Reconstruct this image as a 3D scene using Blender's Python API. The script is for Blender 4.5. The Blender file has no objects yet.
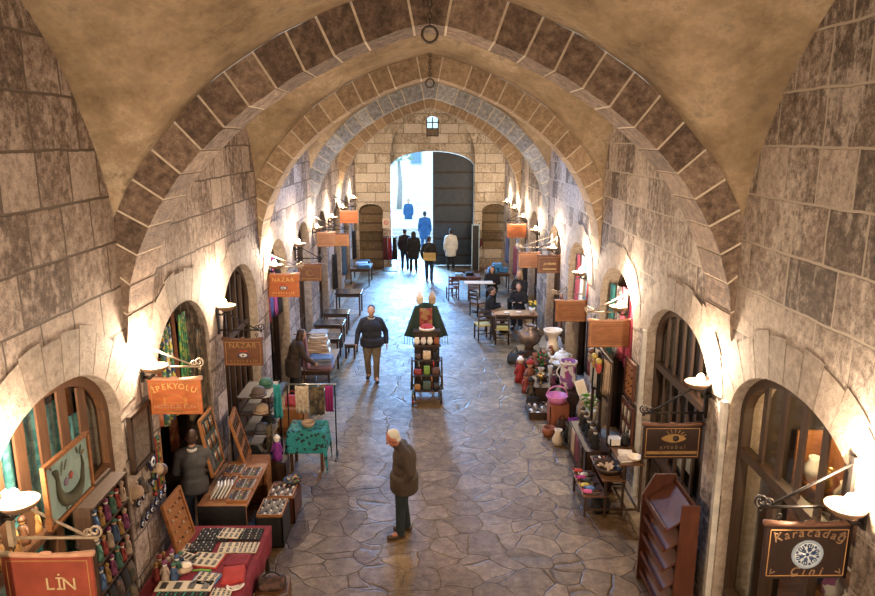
import bpy, bmesh, math, random
from mathutils import Vector, Matrix, Quaternion
from mathutils.geometry import delaunay_2d_cdt
random.seed(7)
PI = math.pi
sc = bpy.context.scene
COL = sc.collection
XW = 3.267            # half width of the hall
H = 5.6               # eye height of the camera
ARCH_Y = [1.17, 7.27, 13.3, 19.4, 25.5]
ARCH_D = 0.68
Y_END, Y_BACK = 31.0, -4.2

# ------------------------------------------------------------------ materials
MATS = {}
def new_mat(name):
    m = bpy.data.materials.new(name); m.use_nodes = True
    nt = m.node_tree; nt.nodes.clear()
    out = nt.nodes.new('ShaderNodeOutputMaterial')
    b = nt.nodes.new('ShaderNodeBsdfPrincipled')
    nt.links.new(b.outputs[0], out.inputs[0])
    return m, nt, b, out
def nd(nt, typ, **kw):
    n = nt.nodes.new(typ)
    for k, v in kw.items():
        if k in n.inputs.keys() if hasattr(n.inputs, 'keys') else False: n.inputs[k].default_value = v
        else: setattr(n, k, v)
    return n
def ramp(nt, fac, stops):
    r = nt.nodes.new('ShaderNodeValToRGB')
    e = r.color_ramp.elements
    while len(e) < len(stops): e.new(0.5)
    for i, (p, c) in enumerate(stops):
        e[i].position = p; e[i].color = (c[0], c[1], c[2], 1)
    nt.links.new(fac, r.inputs[0]); return r.outputs[0]
def mixc(nt, fac, a, b, mode='MIX'):
    m = nt.nodes.new('ShaderNodeMix'); m.data_type = 'RGBA'; m.blend_type = mode
    for sock, v in ((m.inputs[0], fac), (m.inputs[6], a), (m.inputs[7], b)):
        if hasattr(v, 'is_linked'): nt.links.new(v, sock)
        elif isinstance(v, (int, float)): sock.default_value = v
        else: sock.default_value = (v[0], v[1], v[2], 1)
    return m.outputs[2]
def math_n(nt, op, a, b=0.0):
    m = nt.nodes.new('ShaderNodeMath'); m.operation = op
    for s, v in ((m.inputs[0], a), (m.inputs[1], b)):
        if hasattr(v, 'is_linked'): nt.links.new(v, s)
        else: s.default_value = v
    return m.outputs[0]
def noise(nt, vec, scale, detail=4, rough=0.55, out=0):
    n = nt.nodes.new('ShaderNodeTexNoise'); n.inputs['Scale'].default_value = scale
    n.inputs['Detail'].default_value = detail; n.inputs['Roughness'].default_value = rough
    if vec is not None: nt.links.new(vec, n.inputs['Vector'])
    return n.outputs[out]
def bump(nt, b, h, strength, dist=0.02):
    n = nt.nodes.new('ShaderNodeBump'); n.inputs['Strength'].default_value = strength
    n.inputs['Distance'].default_value = dist
    nt.links.new(h, n.inputs['Height']); nt.links.new(n.outputs[0], b.inputs['Normal'])

def pm(name, col, rough=0.6, metal=0.0, var=0.18, scale=9.0, bmp=0.0, stretch=None, emit=None, estr=0.0):
    """plain procedural material: a colour with noise variation"""
    if name in MATS: return MATS[name]
    m, nt, b, out = new_mat(name)
    tc = nt.nodes.new('ShaderNodeTexCoord').outputs['Object']
    if stretch:
        mp = nt.nodes.new('ShaderNodeMapping'); mp.inputs['Scale'].default_value = stretch
        nt.links.new(tc, mp.inputs[0]); tc = mp.outputs[0]
    n = noise(nt, tc, scale, 5)
    lo = [c*(1-var) for c in col]; hi = [min(1, c*(1+var)) for c in col]
    c = ramp(nt, n, [(0.3, lo), (0.7, hi)])
    nt.links.new(c, b.inputs['Base Color'])
    b.inputs['Roughness'].default_value = rough; b.inputs['Metallic'].default_value = metal
    if bmp: bump(nt, b, n, bmp, 0.01)
    if emit:
        b.inputs['Emission Color'].default_value = (*emit, 1); b.inputs['Emission Strength'].default_value = estr
    MATS[name] = m; return m

def patterned(name, cols, scale=14.0, rough=0.75, kind='voronoi'):
    """cloth or ware with blotches of several colours"""
    if name in MATS: return MATS[name]
    m, nt, b, out = new_mat(name)
    tc = nt.nodes.new('ShaderNodeTexCoord').outputs['Object']
    if kind == 'voronoi':
        v = nt.nodes.new('ShaderNodeTexVoronoi'); v.inputs['Scale'].default_value = scale
        nt.links.new(tc, v.inputs['Vector'])
        s = nt.nodes.new('ShaderNodeSeparateColor'); nt.links.new(v.outputs['Color'], s.inputs[0]); f = s.outputs[0]
    else:
        f = noise(nt, tc, scale, 2, 0.4)
    k = len(cols); r = nt.nodes.new('ShaderNodeValToRGB'); r.color_ramp.interpolation = 'CONSTANT'
    e = r.color_ramp.elements
    while len(e) < k: e.new(0.5)
    for i, c in enumerate(cols):
        e[i].position = (i/k) if kind == 'voronoi' else (0.0 if i == 0 else 0.3 + 0.4*i/k); e[i].color = (*c, 1)
    nt.links.new(f, r.inputs[0]); nt.links.new(r.outputs[0], b.inputs['Base Color'])
    b.inputs['Roughness'].default_value = rough
    MATS[name] = m; return m

def ashlar(name, plane, bw, rh, stops, zoff=0.0, mortar=(0.36, 0.29, 0.22), wash=0.5, washcol=(0.60, 0.50, 0.43)):
    """courses of stone blocks; plane 'yz' or 'xz' """
    m, nt, b, out = new_mat(name)
    tc = nt.nodes.new('ShaderNodeTexCoord').outputs['Object']
    sp = nt.nodes.new('ShaderNodeSeparateXYZ'); nt.links.new(tc, sp.inputs[0])
    cb = nt.nodes.new('ShaderNodeCombineXYZ')
    u = sp.outputs[1] if plane == 'yz' else sp.outputs[0]
    nz = noise(nt, tc, 2.2, 3)
    wob = math_n(nt, 'MULTIPLY', math_n(nt, 'SUBTRACT', nz, 0.5), 0.05)
    nt.links.new(math_n(nt, 'ADD', u, wob), cb.inputs[0])
    nt.links.new(math_n(nt, 'ADD', math_n(nt, 'ADD', sp.outputs[2], zoff), wob), cb.inputs[1])
    br = nt.nodes.new('ShaderNodeTexBrick')
    br.offset = 0.43; br.offset_frequency = 2; br.squash = 1.45; br.squash_frequency = 3
    br.inputs['Color1'].default_value = (0, 0, 0, 1); br.inputs['Color2'].default_value = (1, 1, 1, 1)
    br.inputs['Mortar'].default_value = (.5, .5, .5, 1)
    br.inputs['Scale'].default_value = 1.0; br.inputs['Mortar Size'].default_value = 0.014
    br.inputs['Mortar Smooth'].default_value = 0.25; br.inputs['Bias'].default_value = 0.0
    br.inputs['Brick Width'].default_value = bw; br.inputs['Row Height'].default_value = rh
    nt.links.new(cb.outputs[0], br.inputs['Vector'])
    fine = noise(nt, tc, 12.0, 8, 0.82)
    patch = noise(nt, tc, 1.5, 8, 0.7)
    f = math_n(nt, 'ADD', math_n(nt, 'MULTIPLY', br.outputs['Color'], 0.60),
               math_n(nt, 'MULTIPLY', math_n(nt, 'SUBTRACT', fine, 0.39), 2.1))
    stone = ramp(nt, f, stops)
    # remnants of limewash in drips and patches
    mp = nt.nodes.new('ShaderNodeMapping'); mp.inputs['Scale'].default_value = (2.4, 2.4, 0.75); nt.links.new(tc, mp.inputs[0])
    drip = noise(nt, mp.outputs[0], 2.1, 10, 0.74)
    wf = ramp(nt, math_n(nt, 'ADD', math_n(nt, 'MULTIPLY', drip, 0.6), math_n(nt, 'MULTIPLY', patch, 0.4)),
              [(0.50, (0, 0, 0)), (0.57, (wash, wash, wash))])
    wcol = ramp(nt, fine, [(0.36, [c*0.5 for c in washcol]), (0.5, washcol), (0.62, [min(1, c*1.2) for c in washcol])])
    stone = mixc(nt, wf, stone, wcol)
    colr = mixc(nt, br.outputs['Fac'], stone, mortar)
    nt.links.new(colr, b.inputs['Base Color'])
    b.inputs['Roughness'].default_value = 0.88
    h = math_n(nt, 'SUBTRACT', math_n(nt, 'MULTIPLY', fine, 0.8), math_n(nt, 'MULTIPLY', br.outputs['Fac'], 0.9))
    bump(nt, b, h, 1.0, 0.05)
    MATS[name] = m; return m

S_L = [(0.10, (.09, .06, .045)), (0.36, (.21, .150, .118)), (0.55, (.37, .285, .235)), (0.85, (.58, .475, .41))]
S_R = [(0.12, (.085, .062, .05)), (0.38, (.20, .152, .122)), (0.56, (.37, .295, .245)), (0.85, (.60, .50, .43))]
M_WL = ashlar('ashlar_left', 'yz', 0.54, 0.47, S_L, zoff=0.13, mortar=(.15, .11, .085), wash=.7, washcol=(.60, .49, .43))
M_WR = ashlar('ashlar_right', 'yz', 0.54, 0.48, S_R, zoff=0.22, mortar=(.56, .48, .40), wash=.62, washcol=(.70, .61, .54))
M_WE = ashlar('ashlar_end', 'xz', 0.8, 0.42, [(0.1, (.16, .115, .075)), (0.3, (.36, .29, .215)), (0.6, (.50, .42, .335)), (0.9, (.58, .51, .43))],
              mortar=(.27, .22, .17), wash=.85, washcol=(.62, .54, .45))
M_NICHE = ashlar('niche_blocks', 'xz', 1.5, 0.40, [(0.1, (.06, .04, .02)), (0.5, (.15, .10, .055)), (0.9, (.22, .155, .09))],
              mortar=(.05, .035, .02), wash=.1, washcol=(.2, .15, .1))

def voussoir_mat(name, stops, rough=0.85):
    m, nt, b, out = new_mat(name)
    tc = nt.nodes.new('ShaderNodeTexCoord').outputs['Object']
    rnd = nt.nodes.new('ShaderNodeNewGeometry').outputs['Random Per Island']
    fine = noise(nt, tc, 10.0, 10, 0.78)
    f = math_n(nt, 'ADD', math_n(nt, 'MULTIPLY', rnd, 0.36), math_n(nt, 'MULTIPLY', math_n(nt, 'SUBTRACT', fine, 0.36), 2.2))
    nt.links.new(ramp(nt, f, stops), b.inputs['Base Color'])
    b.inputs['Roughness'].default_value = rough
    bump(nt, b, fine, 1.0, 0.05)
    MATS[name] = m; return m
M_V1 = voussoir_mat('voussoir_brown', [(0.12, (.06, .04, .03)), (0.42, (.15, .10, .075)), (0.66, (.25, .175, .13)), (0.9, (.38, .28, .21))])
M_V2 = voussoir_mat('voussoir_tan', [(0.12, (.16, .11, .07)), (0.5, (.30, .21, .135)), (0.9, (.45, .33, .22))])
M_V3 = voussoir_mat('voussoir_grey', [(0.12, (.12, .12, .125)), (0.5, (.26, .26, .27)), (0.9, (.48, .48, .48))])
M_V4 = voussoir_mat('voussoir_pale', [(0.1, (.20, .155, .12)), (0.5, (.38, .30, .24)), (0.9, (.55, .46, .38))])
M_MORT = pm('lime_mortar', (.50, .42, .33), 0.9, var=.2, scale=14, bmp=.3)

def plaster():
    m, nt, b, out = new_mat('vault_plaster')
    tc = nt.nodes.new('ShaderNodeTexCoord').outputs['Object']
    a = noise(nt, tc, 0.85, 10, 0.74); f = noise(nt, tc, 7.0, 8, 0.8)
    c = ramp(nt, a, [(0.38, (.10, .066, .036)), (0.46, (.185, .128, .073)), (0.54, (.26, .188, .115)), (0.64, (.40, .315, .22))])
    c2 = mixc(nt, ramp(nt, f, [(0.44, (0, 0, 0)), (0.62, (.7, .7, .7))]), c, (.17, .12, .075))
    st = noise(nt, tc, 1.7, 9, 0.72)
    sf = ramp(nt, st, [(0.56, (0, 0, 0)), (0.63, (.75, .75, .75))])
    c3 = mixc(nt, sf, c2, (.12, .085, .055))
    nt.links.new(c3, b.inputs['Base Color']); b.inputs['Roughness'].default_value = 0.9
    bump(nt, b, math_n(nt, 'ADD', f, math_n(nt, 'MULTIPLY', a, 2.0)), 0.45, 0.03)
    return m
M_PLA = plaster()

def flagstone():
    m, nt, b, out = new_mat('flagstones')
    tc = nt.nodes.new('ShaderNodeTexCoord').outputs['Object']
    dn = nt.nodes.new('ShaderNodeTexNoise'); dn.inputs['Scale'].default_value = 1.3; dn.inputs['Detail'].default_value = 3
    nt.links.new(tc, dn.inputs['Vector'])
    vm = nt.nodes.new('ShaderNodeVectorMath'); vm.operation = 'SCALE'; vm.inputs[3].default_value = 0.42
    nt.links.new(dn.outputs['Color'], vm.inputs[0])
    va = nt.nodes.new('ShaderNodeVectorMath'); va.operation = 'ADD'
    nt.links.new(tc, va.inputs[0]); nt.links.new(vm.outputs[0], va.inputs[1])
    mp = nt.nodes.new('ShaderNodeMapping'); mp.inputs['Scale'].default_value = (1.0, 1.15, 0.0); nt.links.new(va.outputs[0], mp.inputs[0])
    e = nt.nodes.new('ShaderNodeTexVoronoi'); e.feature = 'DISTANCE_TO_EDGE'; e.inputs['Scale'].default_value = 2.15
    v = nt.nodes.new('ShaderNodeTexVoronoi'); v.feature = 'F1'; v.inputs['Scale'].default_value = 2.15
    nt.links.new(mp.outputs[0], e.inputs['Vector']); nt.links.new(mp.outputs[0], v.inputs['Vector'])
    sp = nt.nodes.new('ShaderNodeSeparateColor'); nt.links.new(v.outputs['Color'], sp.inputs[0])
    fine = noise(nt, tc, 6.0, 10, 0.84); big = noise(nt, tc, 1.1, 5, 0.6)
    f = math_n(nt, 'ADD', math_n(nt, 'MULTIPLY', sp.outputs[0], 0.08), math_n(nt, 'ADD', math_n(nt, 'MULTIPLY', fine, 0.75), math_n(nt, 'MULTIPLY', big, 0.22)))
    c = ramp(nt, f, [(0.37, (.034, .018, .007)), (0.46, (.092, .053, .023)), (0.55, (.160, .099, .047)), (0.68, (.29, .20, .11))])
    joint = ramp(nt, e.outputs['Distance'], [(0.0, (1, 1, 1)), (0.026, (0, 0, 0))])
    jn = math_n(nt, 'MULTIPLY', joint, math_n(nt, 'ADD', math_n(nt, 'MULTIPLY', noise(nt, tc, 2.3, 4), 1.5), -.15))
    c = mixc(nt, jn, c, (.035, .022, .013))
    nt.links.new(c, b.inputs['Base Color'])
    rr = ramp(nt, f, [(0.4, (.62, .62, .62)), (0.75, (.36, .36, .36))])
    nt.links.new(rr, b.inputs['Roughness'])
    h = math_n(nt, 'SUBTRACT', math_n(nt, 'ADD', math_n(nt, 'MULTIPLY', fine, 0.5), math_n(nt, 'ADD', math_n(nt, 'MULTIPLY', big, .8), math_n(nt, 'MULTIPLY', sp.outputs[1], 0.15))), math_n(nt, 'MULTIPLY', joint, 0.8))
    bump(nt, b, h, 0.55, 0.03)
    return m
M_FLOOR = flagstone()

M_WOOD = pm('dark_wood', (.045, .024, .014), .5, var=.35, scale=6, stretch=(6, 6, .7), bmp=.15)
M_WOOD2 = pm('brown_wood', (.115, .052, .024), .5, var=.35, scale=6, stretch=(6, 6, .7), bmp=.15)
M_WOOD3 = pm('orange_wood', (.32, .13, .042), .5, var=.3, scale=5, stretch=(1, 5, 5), bmp=.1)
M_REDW = pm('red_brown_wood', (.085, .026, .014), .45, var=.25, scale=5, stretch=(3, 3, .7))
M_IRON = pm('black_iron', (.028, .023, .020), .45, .6, var=.3)
M_IRONL = pm('pale_iron', (.42, .33, .24), .5, .3, var=.2)
M_BLACK = pm('black_paint', (.014, .013, .013), .5)
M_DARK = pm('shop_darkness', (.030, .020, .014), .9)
M_BRASS = pm('brass', (.55, .36, .13), .3, .9, var=.25)
M_COPPER = pm('tarnished_copper', (.21, .15, .11), .4, .6, var=.3)
M_CREAM = pm('cream_ceramic', (.72, .62, .50), .35, var=.1)
M_WHITE = pm('white_ware', (.80, .77, .72), .4, var=.06)
M_BULB = pm('lamp_glow', (1, .9, .75), .5, var=0, emit=(1, .80, .52), estr=60)
def glass_mat():
    m = bpy.data.materials.new('window_glass'); m.use_nodes = True; nt = m.node_tree; nt.nodes.clear()
    o = nt.nodes.new('ShaderNodeOutputMaterial'); t = nt.nodes.new('ShaderNodeBsdfTransparent'); g = nt.nodes.new('ShaderNodeBsdfGlossy')
    g.inputs['Roughness'].default_value = 0.08; t.inputs[0].default_value = (.93, .95, .94, 1)
    x = nt.nodes.new('ShaderNodeMixShader'); x.inputs[0].default_value = 0.10
    nt.links.new(t.outputs[0], x.inputs[1]); nt.links.new(g.outputs[0], x.inputs[2]); nt.links.new(x.outputs[0], o.inputs[0]); return m
M_GLASS = glass_mat()

def flat(col, rough=.7, metal=0.0):
    """a plain cloth or paint colour, shared by value"""
    key = 'paint_%02x%02x%02x_%d' % (int(col[0]*255), int(col[1]*255), int(col[2]*255), int(rough*100))
    return pm(key, col, rough, metal, var=.22, scale=16)

# ------------------------------------------------------------------ mesh builder
class MB:
    def __init__(s): s.v = []; s.f = []; s.m = []; s.cur = 0; s.sm = []; s.smooth = False
    def add(s, vs, fs, smooth=None):
        o = len(s.v); s.v += [tuple(v) for v in vs]
        for f in fs:
            s.f.append([i+o for i in f]); s.m.append(s.cur); s.sm.append(s.smooth if smooth is None else smooth)
        return s
    def box(s, c, d, rot=None):
        vs = [Vector((x*d[0]/2, y*d[1]/2, z*d[2]/2)) for x in (-1, 1) for y in (-1, 1) for z in (-1, 1)]
        if rot is not None: vs = [rot @ v for v in vs]
        return s.add([v+Vector(c) for v in vs], [(0, 1, 3, 2), (4, 6, 7, 5), (0, 4, 5, 1), (2, 3, 7, 6), (0, 2, 6, 4), (1, 5, 7, 3)], False)
    def bar(s, a, b, w, h=None):
        a = Vector(a); b = Vector(b); d = b-a; L = d.length
        q = d.to_track_quat('Z', 'Y').to_matrix()
        return s.box((a+b)/2, (w, h or w, L), q)
    def tube(s, pts, r, n=8, closed=False):
        pts = [Vector(p) for p in pts]; rs = r if isinstance(r, (list, tuple)) else [r]*len(pts)
        vs = []; N = len(pts); ref = None
        for i, p in enumerate(pts):
            if closed: t = pts[(i+1) % N]-pts[i-1]
            else: t = pts[min(i+1, N-1)]-pts[max(i-1, 0)]
            if t.length < 1e-9: t = Vector((0, 0, 1))
            t.normalize()
            if ref is None: ref = Vector((1, 0, 0)) if abs(t.x) < .9 else Vector((0, 1, 0))
            u = (ref - t*ref.dot(t)); u.normalize(); w = t.cross(u); ref = u
            for k in range(n):
                a = 2*PI*k/n; vs.append(p+(u*math.cos(a)+w*math.sin(a))*rs[i])
        fs = []
        for i in range(N if closed else N-1):
            j = (i+1) % N
            for k in range(n): fs.append((i*n+k, i*n+(k+1) % n, j*n+(k+1) % n, j*n+k))
        if not closed: fs += [tuple(range(n-1, -1, -1)), tuple(range((N-1)*n, N*n))]
        return s.add(vs, fs, True)
    def lathe(s, prof, c=(0, 0, 0), n=20, sx=1, sy=1, rot=None, cap=True):
        vs = []; c = Vector(c)
        for (r, z) in prof:
            for k in range(n):
                a = 2*PI*k/n; v = Vector((r*math.cos(a)*sx, r*math.sin(a)*sy, z))
                if rot is not None: v = rot @ v
                vs.append(c+v)
        fs = []
        for i in range(len(prof)-1):
            for k in range(n): fs.append((i*n+k, i*n+(k+1) % n, (i+1)*n+(k+1) % n, (i+1)*n+k))
        if cap: fs += [tuple(range(n-1, -1, -1)), tuple(range((len(prof)-1)*n, len(prof)*n))]
        return s.add(vs, fs, True)
    def ball(s, c, r, n=12, m=8, rot=None):
        r = r if isinstance(r, (tuple, list)) else (r, r, r)
        vs = []; c = Vector(c)
        for i in range(m+1):
            t = PI*i/m
            for k in range(n):
                a = 2*PI*k/n; v = Vector((r[0]*math.sin(t)*math.cos(a), r[1]*math.sin(t)*math.sin(a), -r[2]*math.cos(t)))
                if i in (0, m): v = Vector((1e-4*math.cos(a), 1e-4*math.sin(a), v.z))
                if rot is not None: v = rot @ v
                vs.append(c+v)
        fs = [(i*n+k, i*n+(k+1) % n, (i+1)*n+(k+1) % n, (i+1)*n+k) for i in range(m) for k in range(n)]
        fs += [tuple(range(n-1, -1, -1)), tuple(range(m*n, (m+1)*n))]
        return s.add(vs, fs, True)
    def limb(s, a, b, ra, rb, n=12):
        a = Vector(a); b = Vector(b)
        s.tube([a, a.lerp(b, .5), b], [ra, (ra+rb)/2, rb], n); s.ball(a, ra, n, 6); s.ball(b, rb, n, 6); return s
    def prism(s, poly, fr, th):
        """poly: 2D outline; fr(u,v,w)->3D; w runs 0..th"""
        n = len(poly); vs = [fr(u, v, 0) for u, v in poly]+[fr(u, v, th) for u, v in poly]
        fs = [tuple(range(n-1, -1, -1)), tuple(range(n, 2*n))]+[(i, (i+1) % n, n+(i+1) % n, n+i) for i in range(n)]
        return s.add(vs, fs, False)
    def sheet(s, fn, nu, nv, th):
        """wavy cloth: fn(u,v)->(point, normal); gets a real thickness"""
        A = []; B = []
        for i in range(nu+1):
            for j in range(nv+1):
                p, nrm = fn(i/nu, j/nv); p = Vector(p); nrm = Vector(nrm).normalized()
                A.append(p+nrm*th/2); B.append(p-nrm*th/2)
        W = nv+1; K = len(A); fs = []
        for i in range(nu):
            for j in range(nv):
                q = (i*W+j, (i+1)*W+j, (i+1)*W+j+1, i*W+j+1)
                fs.append(q); fs.append(tuple(K+x for x in reversed(q)))
        edge = [i*W for i in range(nu+1)]+[nu*W+j for j in range(1, nv+1)]+[i*W+nv for i in range(nu-1, -1, -1)]+[j for j in range(nv-1, 0, -1)]
        for a, b in zip(edge, edge[1:]+edge[:1]): fs.append((a, K+a, K+b, b))
        return s.add(A+B, fs, True)
    def build(s, name, mat, parent=None, loc=None, rz=0.0, bevel=0.0):
        me = bpy.data.meshes.new(name); me.from_pydata(s.v, [], s.f)
        for mt in (mat if isinstance(mat, (list, tuple)) else [mat]): me.materials.append(mt)
        me.polygons.foreach_set('material_index', s.m); me.polygons.foreach_set('use_smooth', s.sm)
        bm = bmesh.new(); bm.from_mesh(me); bmesh.ops.recalc_face_normals(bm, faces=bm.faces[:]); bm.to_mesh(me); bm.free()
        o = bpy.data.objects.new(name, me); COL.objects.link(o)
        if parent: o.parent = parent
        if loc is not None: o.location = loc
        if rz: o.rotation_euler[2] = rz
        if bevel:
            md = o.modifiers.new('bevel', 'BEVEL'); md.width = bevel; md.segments = 2; md.limit_method = 'ANGLE'; md.angle_limit = .7
        return o

def tag(o, label, cat, group=None, kind=None):
    if label: o['label'] = label
    if cat: o['category'] = cat
    if group: o['group'] = group
    if kind: o['kind'] = kind
    return o
def thing(name, label, cat, loc=(0, 0, 0), rz=0.0, group=None, kind=None):
    o = bpy.data.objects.new(name, None); o.empty_display_size = .1; COL.objects.link(o)
    o.location = loc; o.rotation_euler[2] = rz
    return tag(o, label, cat, group, kind)
def struct(o): o['kind'] = 'structure'; return o
def kids(o): return [c for c in COL.objects if c.parent == o]
def copy_tree(root, loc, rz=0.0, label=None, group=None, scale=None):
    r = root.copy(); COL.objects.link(r); r.location = loc; r.rotation_euler[2] = rz
    if label: r['label'] = label
    if group: r['group'] = group
    if scale: r.scale = (scale,)*3
    for ch in kids(root):
        c = ch.copy(); COL.objects.link(c); c.parent = r
        for g in kids(ch):
            d = g.copy(); COL.objects.link(d); d.parent = c
    return r

# ------------------------------------------------------------------ profiles
I_HALF = [(3.267, 3.45), (3.19, 4.03), (3.06, 4.43), (2.95, 4.66), (2.80, 4.92), (2.62, 5.18), (2.40, 5.43), (2.13, 5.68), (1.82, 5.92), (1.35, 6.22), (.8, 6.48), (.28, 6.665), (0, 6.72)]
def resample(pts, n):
    L = [0]
    for a, b in zip(pts, pts[1:]): L.append(L[-1]+math.dist(a, b))
    out = []
    for i in range(n+1):
        t = L[-1]*i/n; k = 0
        while k < len(L)-2 and L[k+1] < t: k += 1
        f = (t-L[k])/(L[k+1]-L[k]); a, b = pts[k], pts[k+1]
        out.append((a[0]+(b[0]-a[0])*f, a[1]+(b[1]-a[1])*f))
    return out
def interp(tab, x):
    if x <= tab[0][0]: return tab[0][1]
    for a, b in zip(tab, tab[1:]):
        if x <= b[0]: return a[1]+(b[1]-a[1])*(x-a[0])/(b[0]-a[0])
    return tab[-1][1]
FA = [(0, 7.12), (.3, 7.05), (.9, 6.87), (1.5, 6.60), (2.07, 6.25), (2.41, 5.95), (2.74, 5.59), (2.95, 5.36), (3.12, 5.08), (3.21, 4.92), (3.267, 4.80)]
FB = [(0, 4.80), (.04, 4.98), (.1, 5.16), (.2, 5.40), (.33, 5.64), (.7, 6.20), (1.25, 6.70), (2.0, 7.10), (2.71, 7.25)]
BAYS = [(Y_BACK, 1.17)]+[(ARCH_Y[i]+ARCH_D, (ARCH_Y+[Y_END])[i+1]) for i in range(5)]
def fb(y, y0, y1):
    u = min(y-y0, y1-y)*5.42/(y1-y0); return interp(FB, max(0, u))
def vault_z(x, y, y0, y1):
    a = max(0, interp(FA, abs(x))-4.8); b = max(0, fb(y, y0, y1)-4.8); p = 5
    return 4.8+(a**p+b**p)**(1/p)

# ------------------------------------------------------------------ openings in the side walls
def arch_pts(hw, z0, zs, zt, n=9):
    """outline of an opening, (u,z): up the left side, over the pointed head, down the right"""
    pts = [(-hw, z0)]
    head = []
    for i in range(n+1):
        a = (PI/2)*i/n
        head.append((hw*math.cos(a)**0.92, zs+(zt-zs)*math.sin(a)**1.08))
    pts += [(-u, z) for u, z in head]+[(u, z) for u, z in reversed(head[:-1])]+[(hw, z0)]
    return pts
#        centre, half width, bottom, spring, top
OPEN_R = [(2.95, 1.1, .02, 2.7, 3.35), (5.98, 1.17, .02, 2.72, 3.38), (8.92, 1.18, .02, 2.72, 3.36), (11.98, 1.12, .02, 2.65, 3.40), (15.2, 1.05, .02, 2.7, 3.40),
          (18.22, .95, .02, 2.75, 3.42), (21.9, .9, .02, 2.75, 3.42), (24.6, .85, .02, 2.75, 3.42), (27.4, .9, .02, 2.75, 3.42)]
OPEN_L = [(2.9, 1.1, .02, 2.7, 3.45), (5.82, 1.14, .02, 2.80, 3.50), (8.95, 1.02, .02, 2.72, 3.52), (11.78, 1.12, .02, 2.66, 3.52), (14.8, .98, .02, 2.7, 3.54),
          (17.95, .92, .02, 2.75, 3.55), (21.1, .9, .02, 2.75, 3.52), (24.5, .85, .02, 2.75, 3.50), (27.4, .9, .02, 2.75, 3.50)]
NICHE_D = 1.25
def side_wall(name, s, openings, mat):
    top = []
    for k, (y0, y1) in enumerate(BAYS):
        for i in range(49):
            t = i/48; t = .5-.5*math.cos(PI*t)
            y = y0+(y1-y0)*t
            top.append((y, fb(y, y0, y1)+.02))
    outer = [(Y_BACK, -.1)]+[(Y_END, -.1)]+list(reversed(top))
    vs = []; es = []
    def loop(pts):
        o = len(vs); n = len(pts); vs.extend(Vector(p) for p in pts); es.extend((o+i, o+(i+1) % n) for i in range(n))
    loop(outer)
    holes = []
    for (yc, hw, z0, zs, zt) in openings:
        h = [(yc+u, z) for u, z in arch_pts(hw, z0, zs, zt)]; holes.append(h); loop(h)
    V2, E2, F2, *_ = delaunay_2d_cdt(vs, es, [], 0, 1e-5)
    def inside(p, poly):
        c = False; n = len(poly)
        for i in range(n):
            a, b = poly[i], poly[i-1]
            if (a[1] > p[1]) != (b[1] > p[1]) and p[0] < (b[0]-a[0])*(p[1]-a[1])/(b[1]-a[1])+a[0]: c = not c
        return c
    mb = MB(); keep = []
    for f in F2:
        c = sum((V2[i] for i in f), Vector((0, 0)))/len(f)
        if inside(c, outer) and not any(inside(c, h) for h in holes): keep.append(list(f))
    mb.add([(s*XW, v.x, v.y) for v in V2], keep, False)
    for h in holes:
        n = len(h)
        mb.cur = 1
        mb.add([(s*XW, y, z) for y, z in h]+[(s*(XW+.42), y, z) for y, z in h], [(i, (i+1) % n, n+(i+1) % n, n+i) for i in range(n)], False)
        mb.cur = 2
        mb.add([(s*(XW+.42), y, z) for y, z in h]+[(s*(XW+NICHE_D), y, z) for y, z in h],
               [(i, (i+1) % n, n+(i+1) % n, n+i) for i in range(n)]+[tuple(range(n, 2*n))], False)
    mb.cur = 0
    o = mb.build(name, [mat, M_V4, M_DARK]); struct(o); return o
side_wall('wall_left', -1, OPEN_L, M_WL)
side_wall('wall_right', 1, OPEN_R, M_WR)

# stone rings round the shop openings, flush courses of wedge stones standing a little proud
TRIM_N = [0]
def trim(mb, mat): TRIM_N[0] += 1; return struct(mb.build('trim_%d' % TRIM_N[0], mat))
def opening_ring(s, op, w=.44, nb=11, proud=.006):
    yc, hw, z0, zs, zt = op
    full = arch_pts(hw, z0, zs, zt, 14)[1:-1]; pr = resample(full, nb*4); mb = MB()
    for k in range(nb):
        seg = pr[k*4:k*4+5]
        cu = sum(p[0] for p in seg)/5; g = .006
        ins = []; outs = []
        for i, p in enumerate(seg):
            j = k*4+i; a = pr[max(0, j-1)]; b = pr[min(len(pr)-1, j+1)]
            t = Vector((b[0]-a[0], b[1]-a[1])).normalized(); nrm = Vector((-t.y, t.x))
            sh = t*(g if i == 0 else -g if i == 4 else 0)
            ww = w*(.92+.16*((k*37) % 5)/4)
            ins.append(Vector(p)+sh); outs.append(Vector(p)+nrm*ww+sh)
        poly = [tuple(p) for p in ins]+[tuple(p) for p in reversed(outs)]
        mb.prism(poly, lambda u, v, q: (s*(XW-q), yc+u, v), proud)
    return trim(mb, M_V4)
for k, op in enumerate(OPEN_L[1:5]): opening_ring(-1, op, proud=.006+.006*(k % 2))
for k, op in enumerate(OPEN_R[1:5]): opening_ring(1, op, proud=.006+.006*(k % 2))

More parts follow.
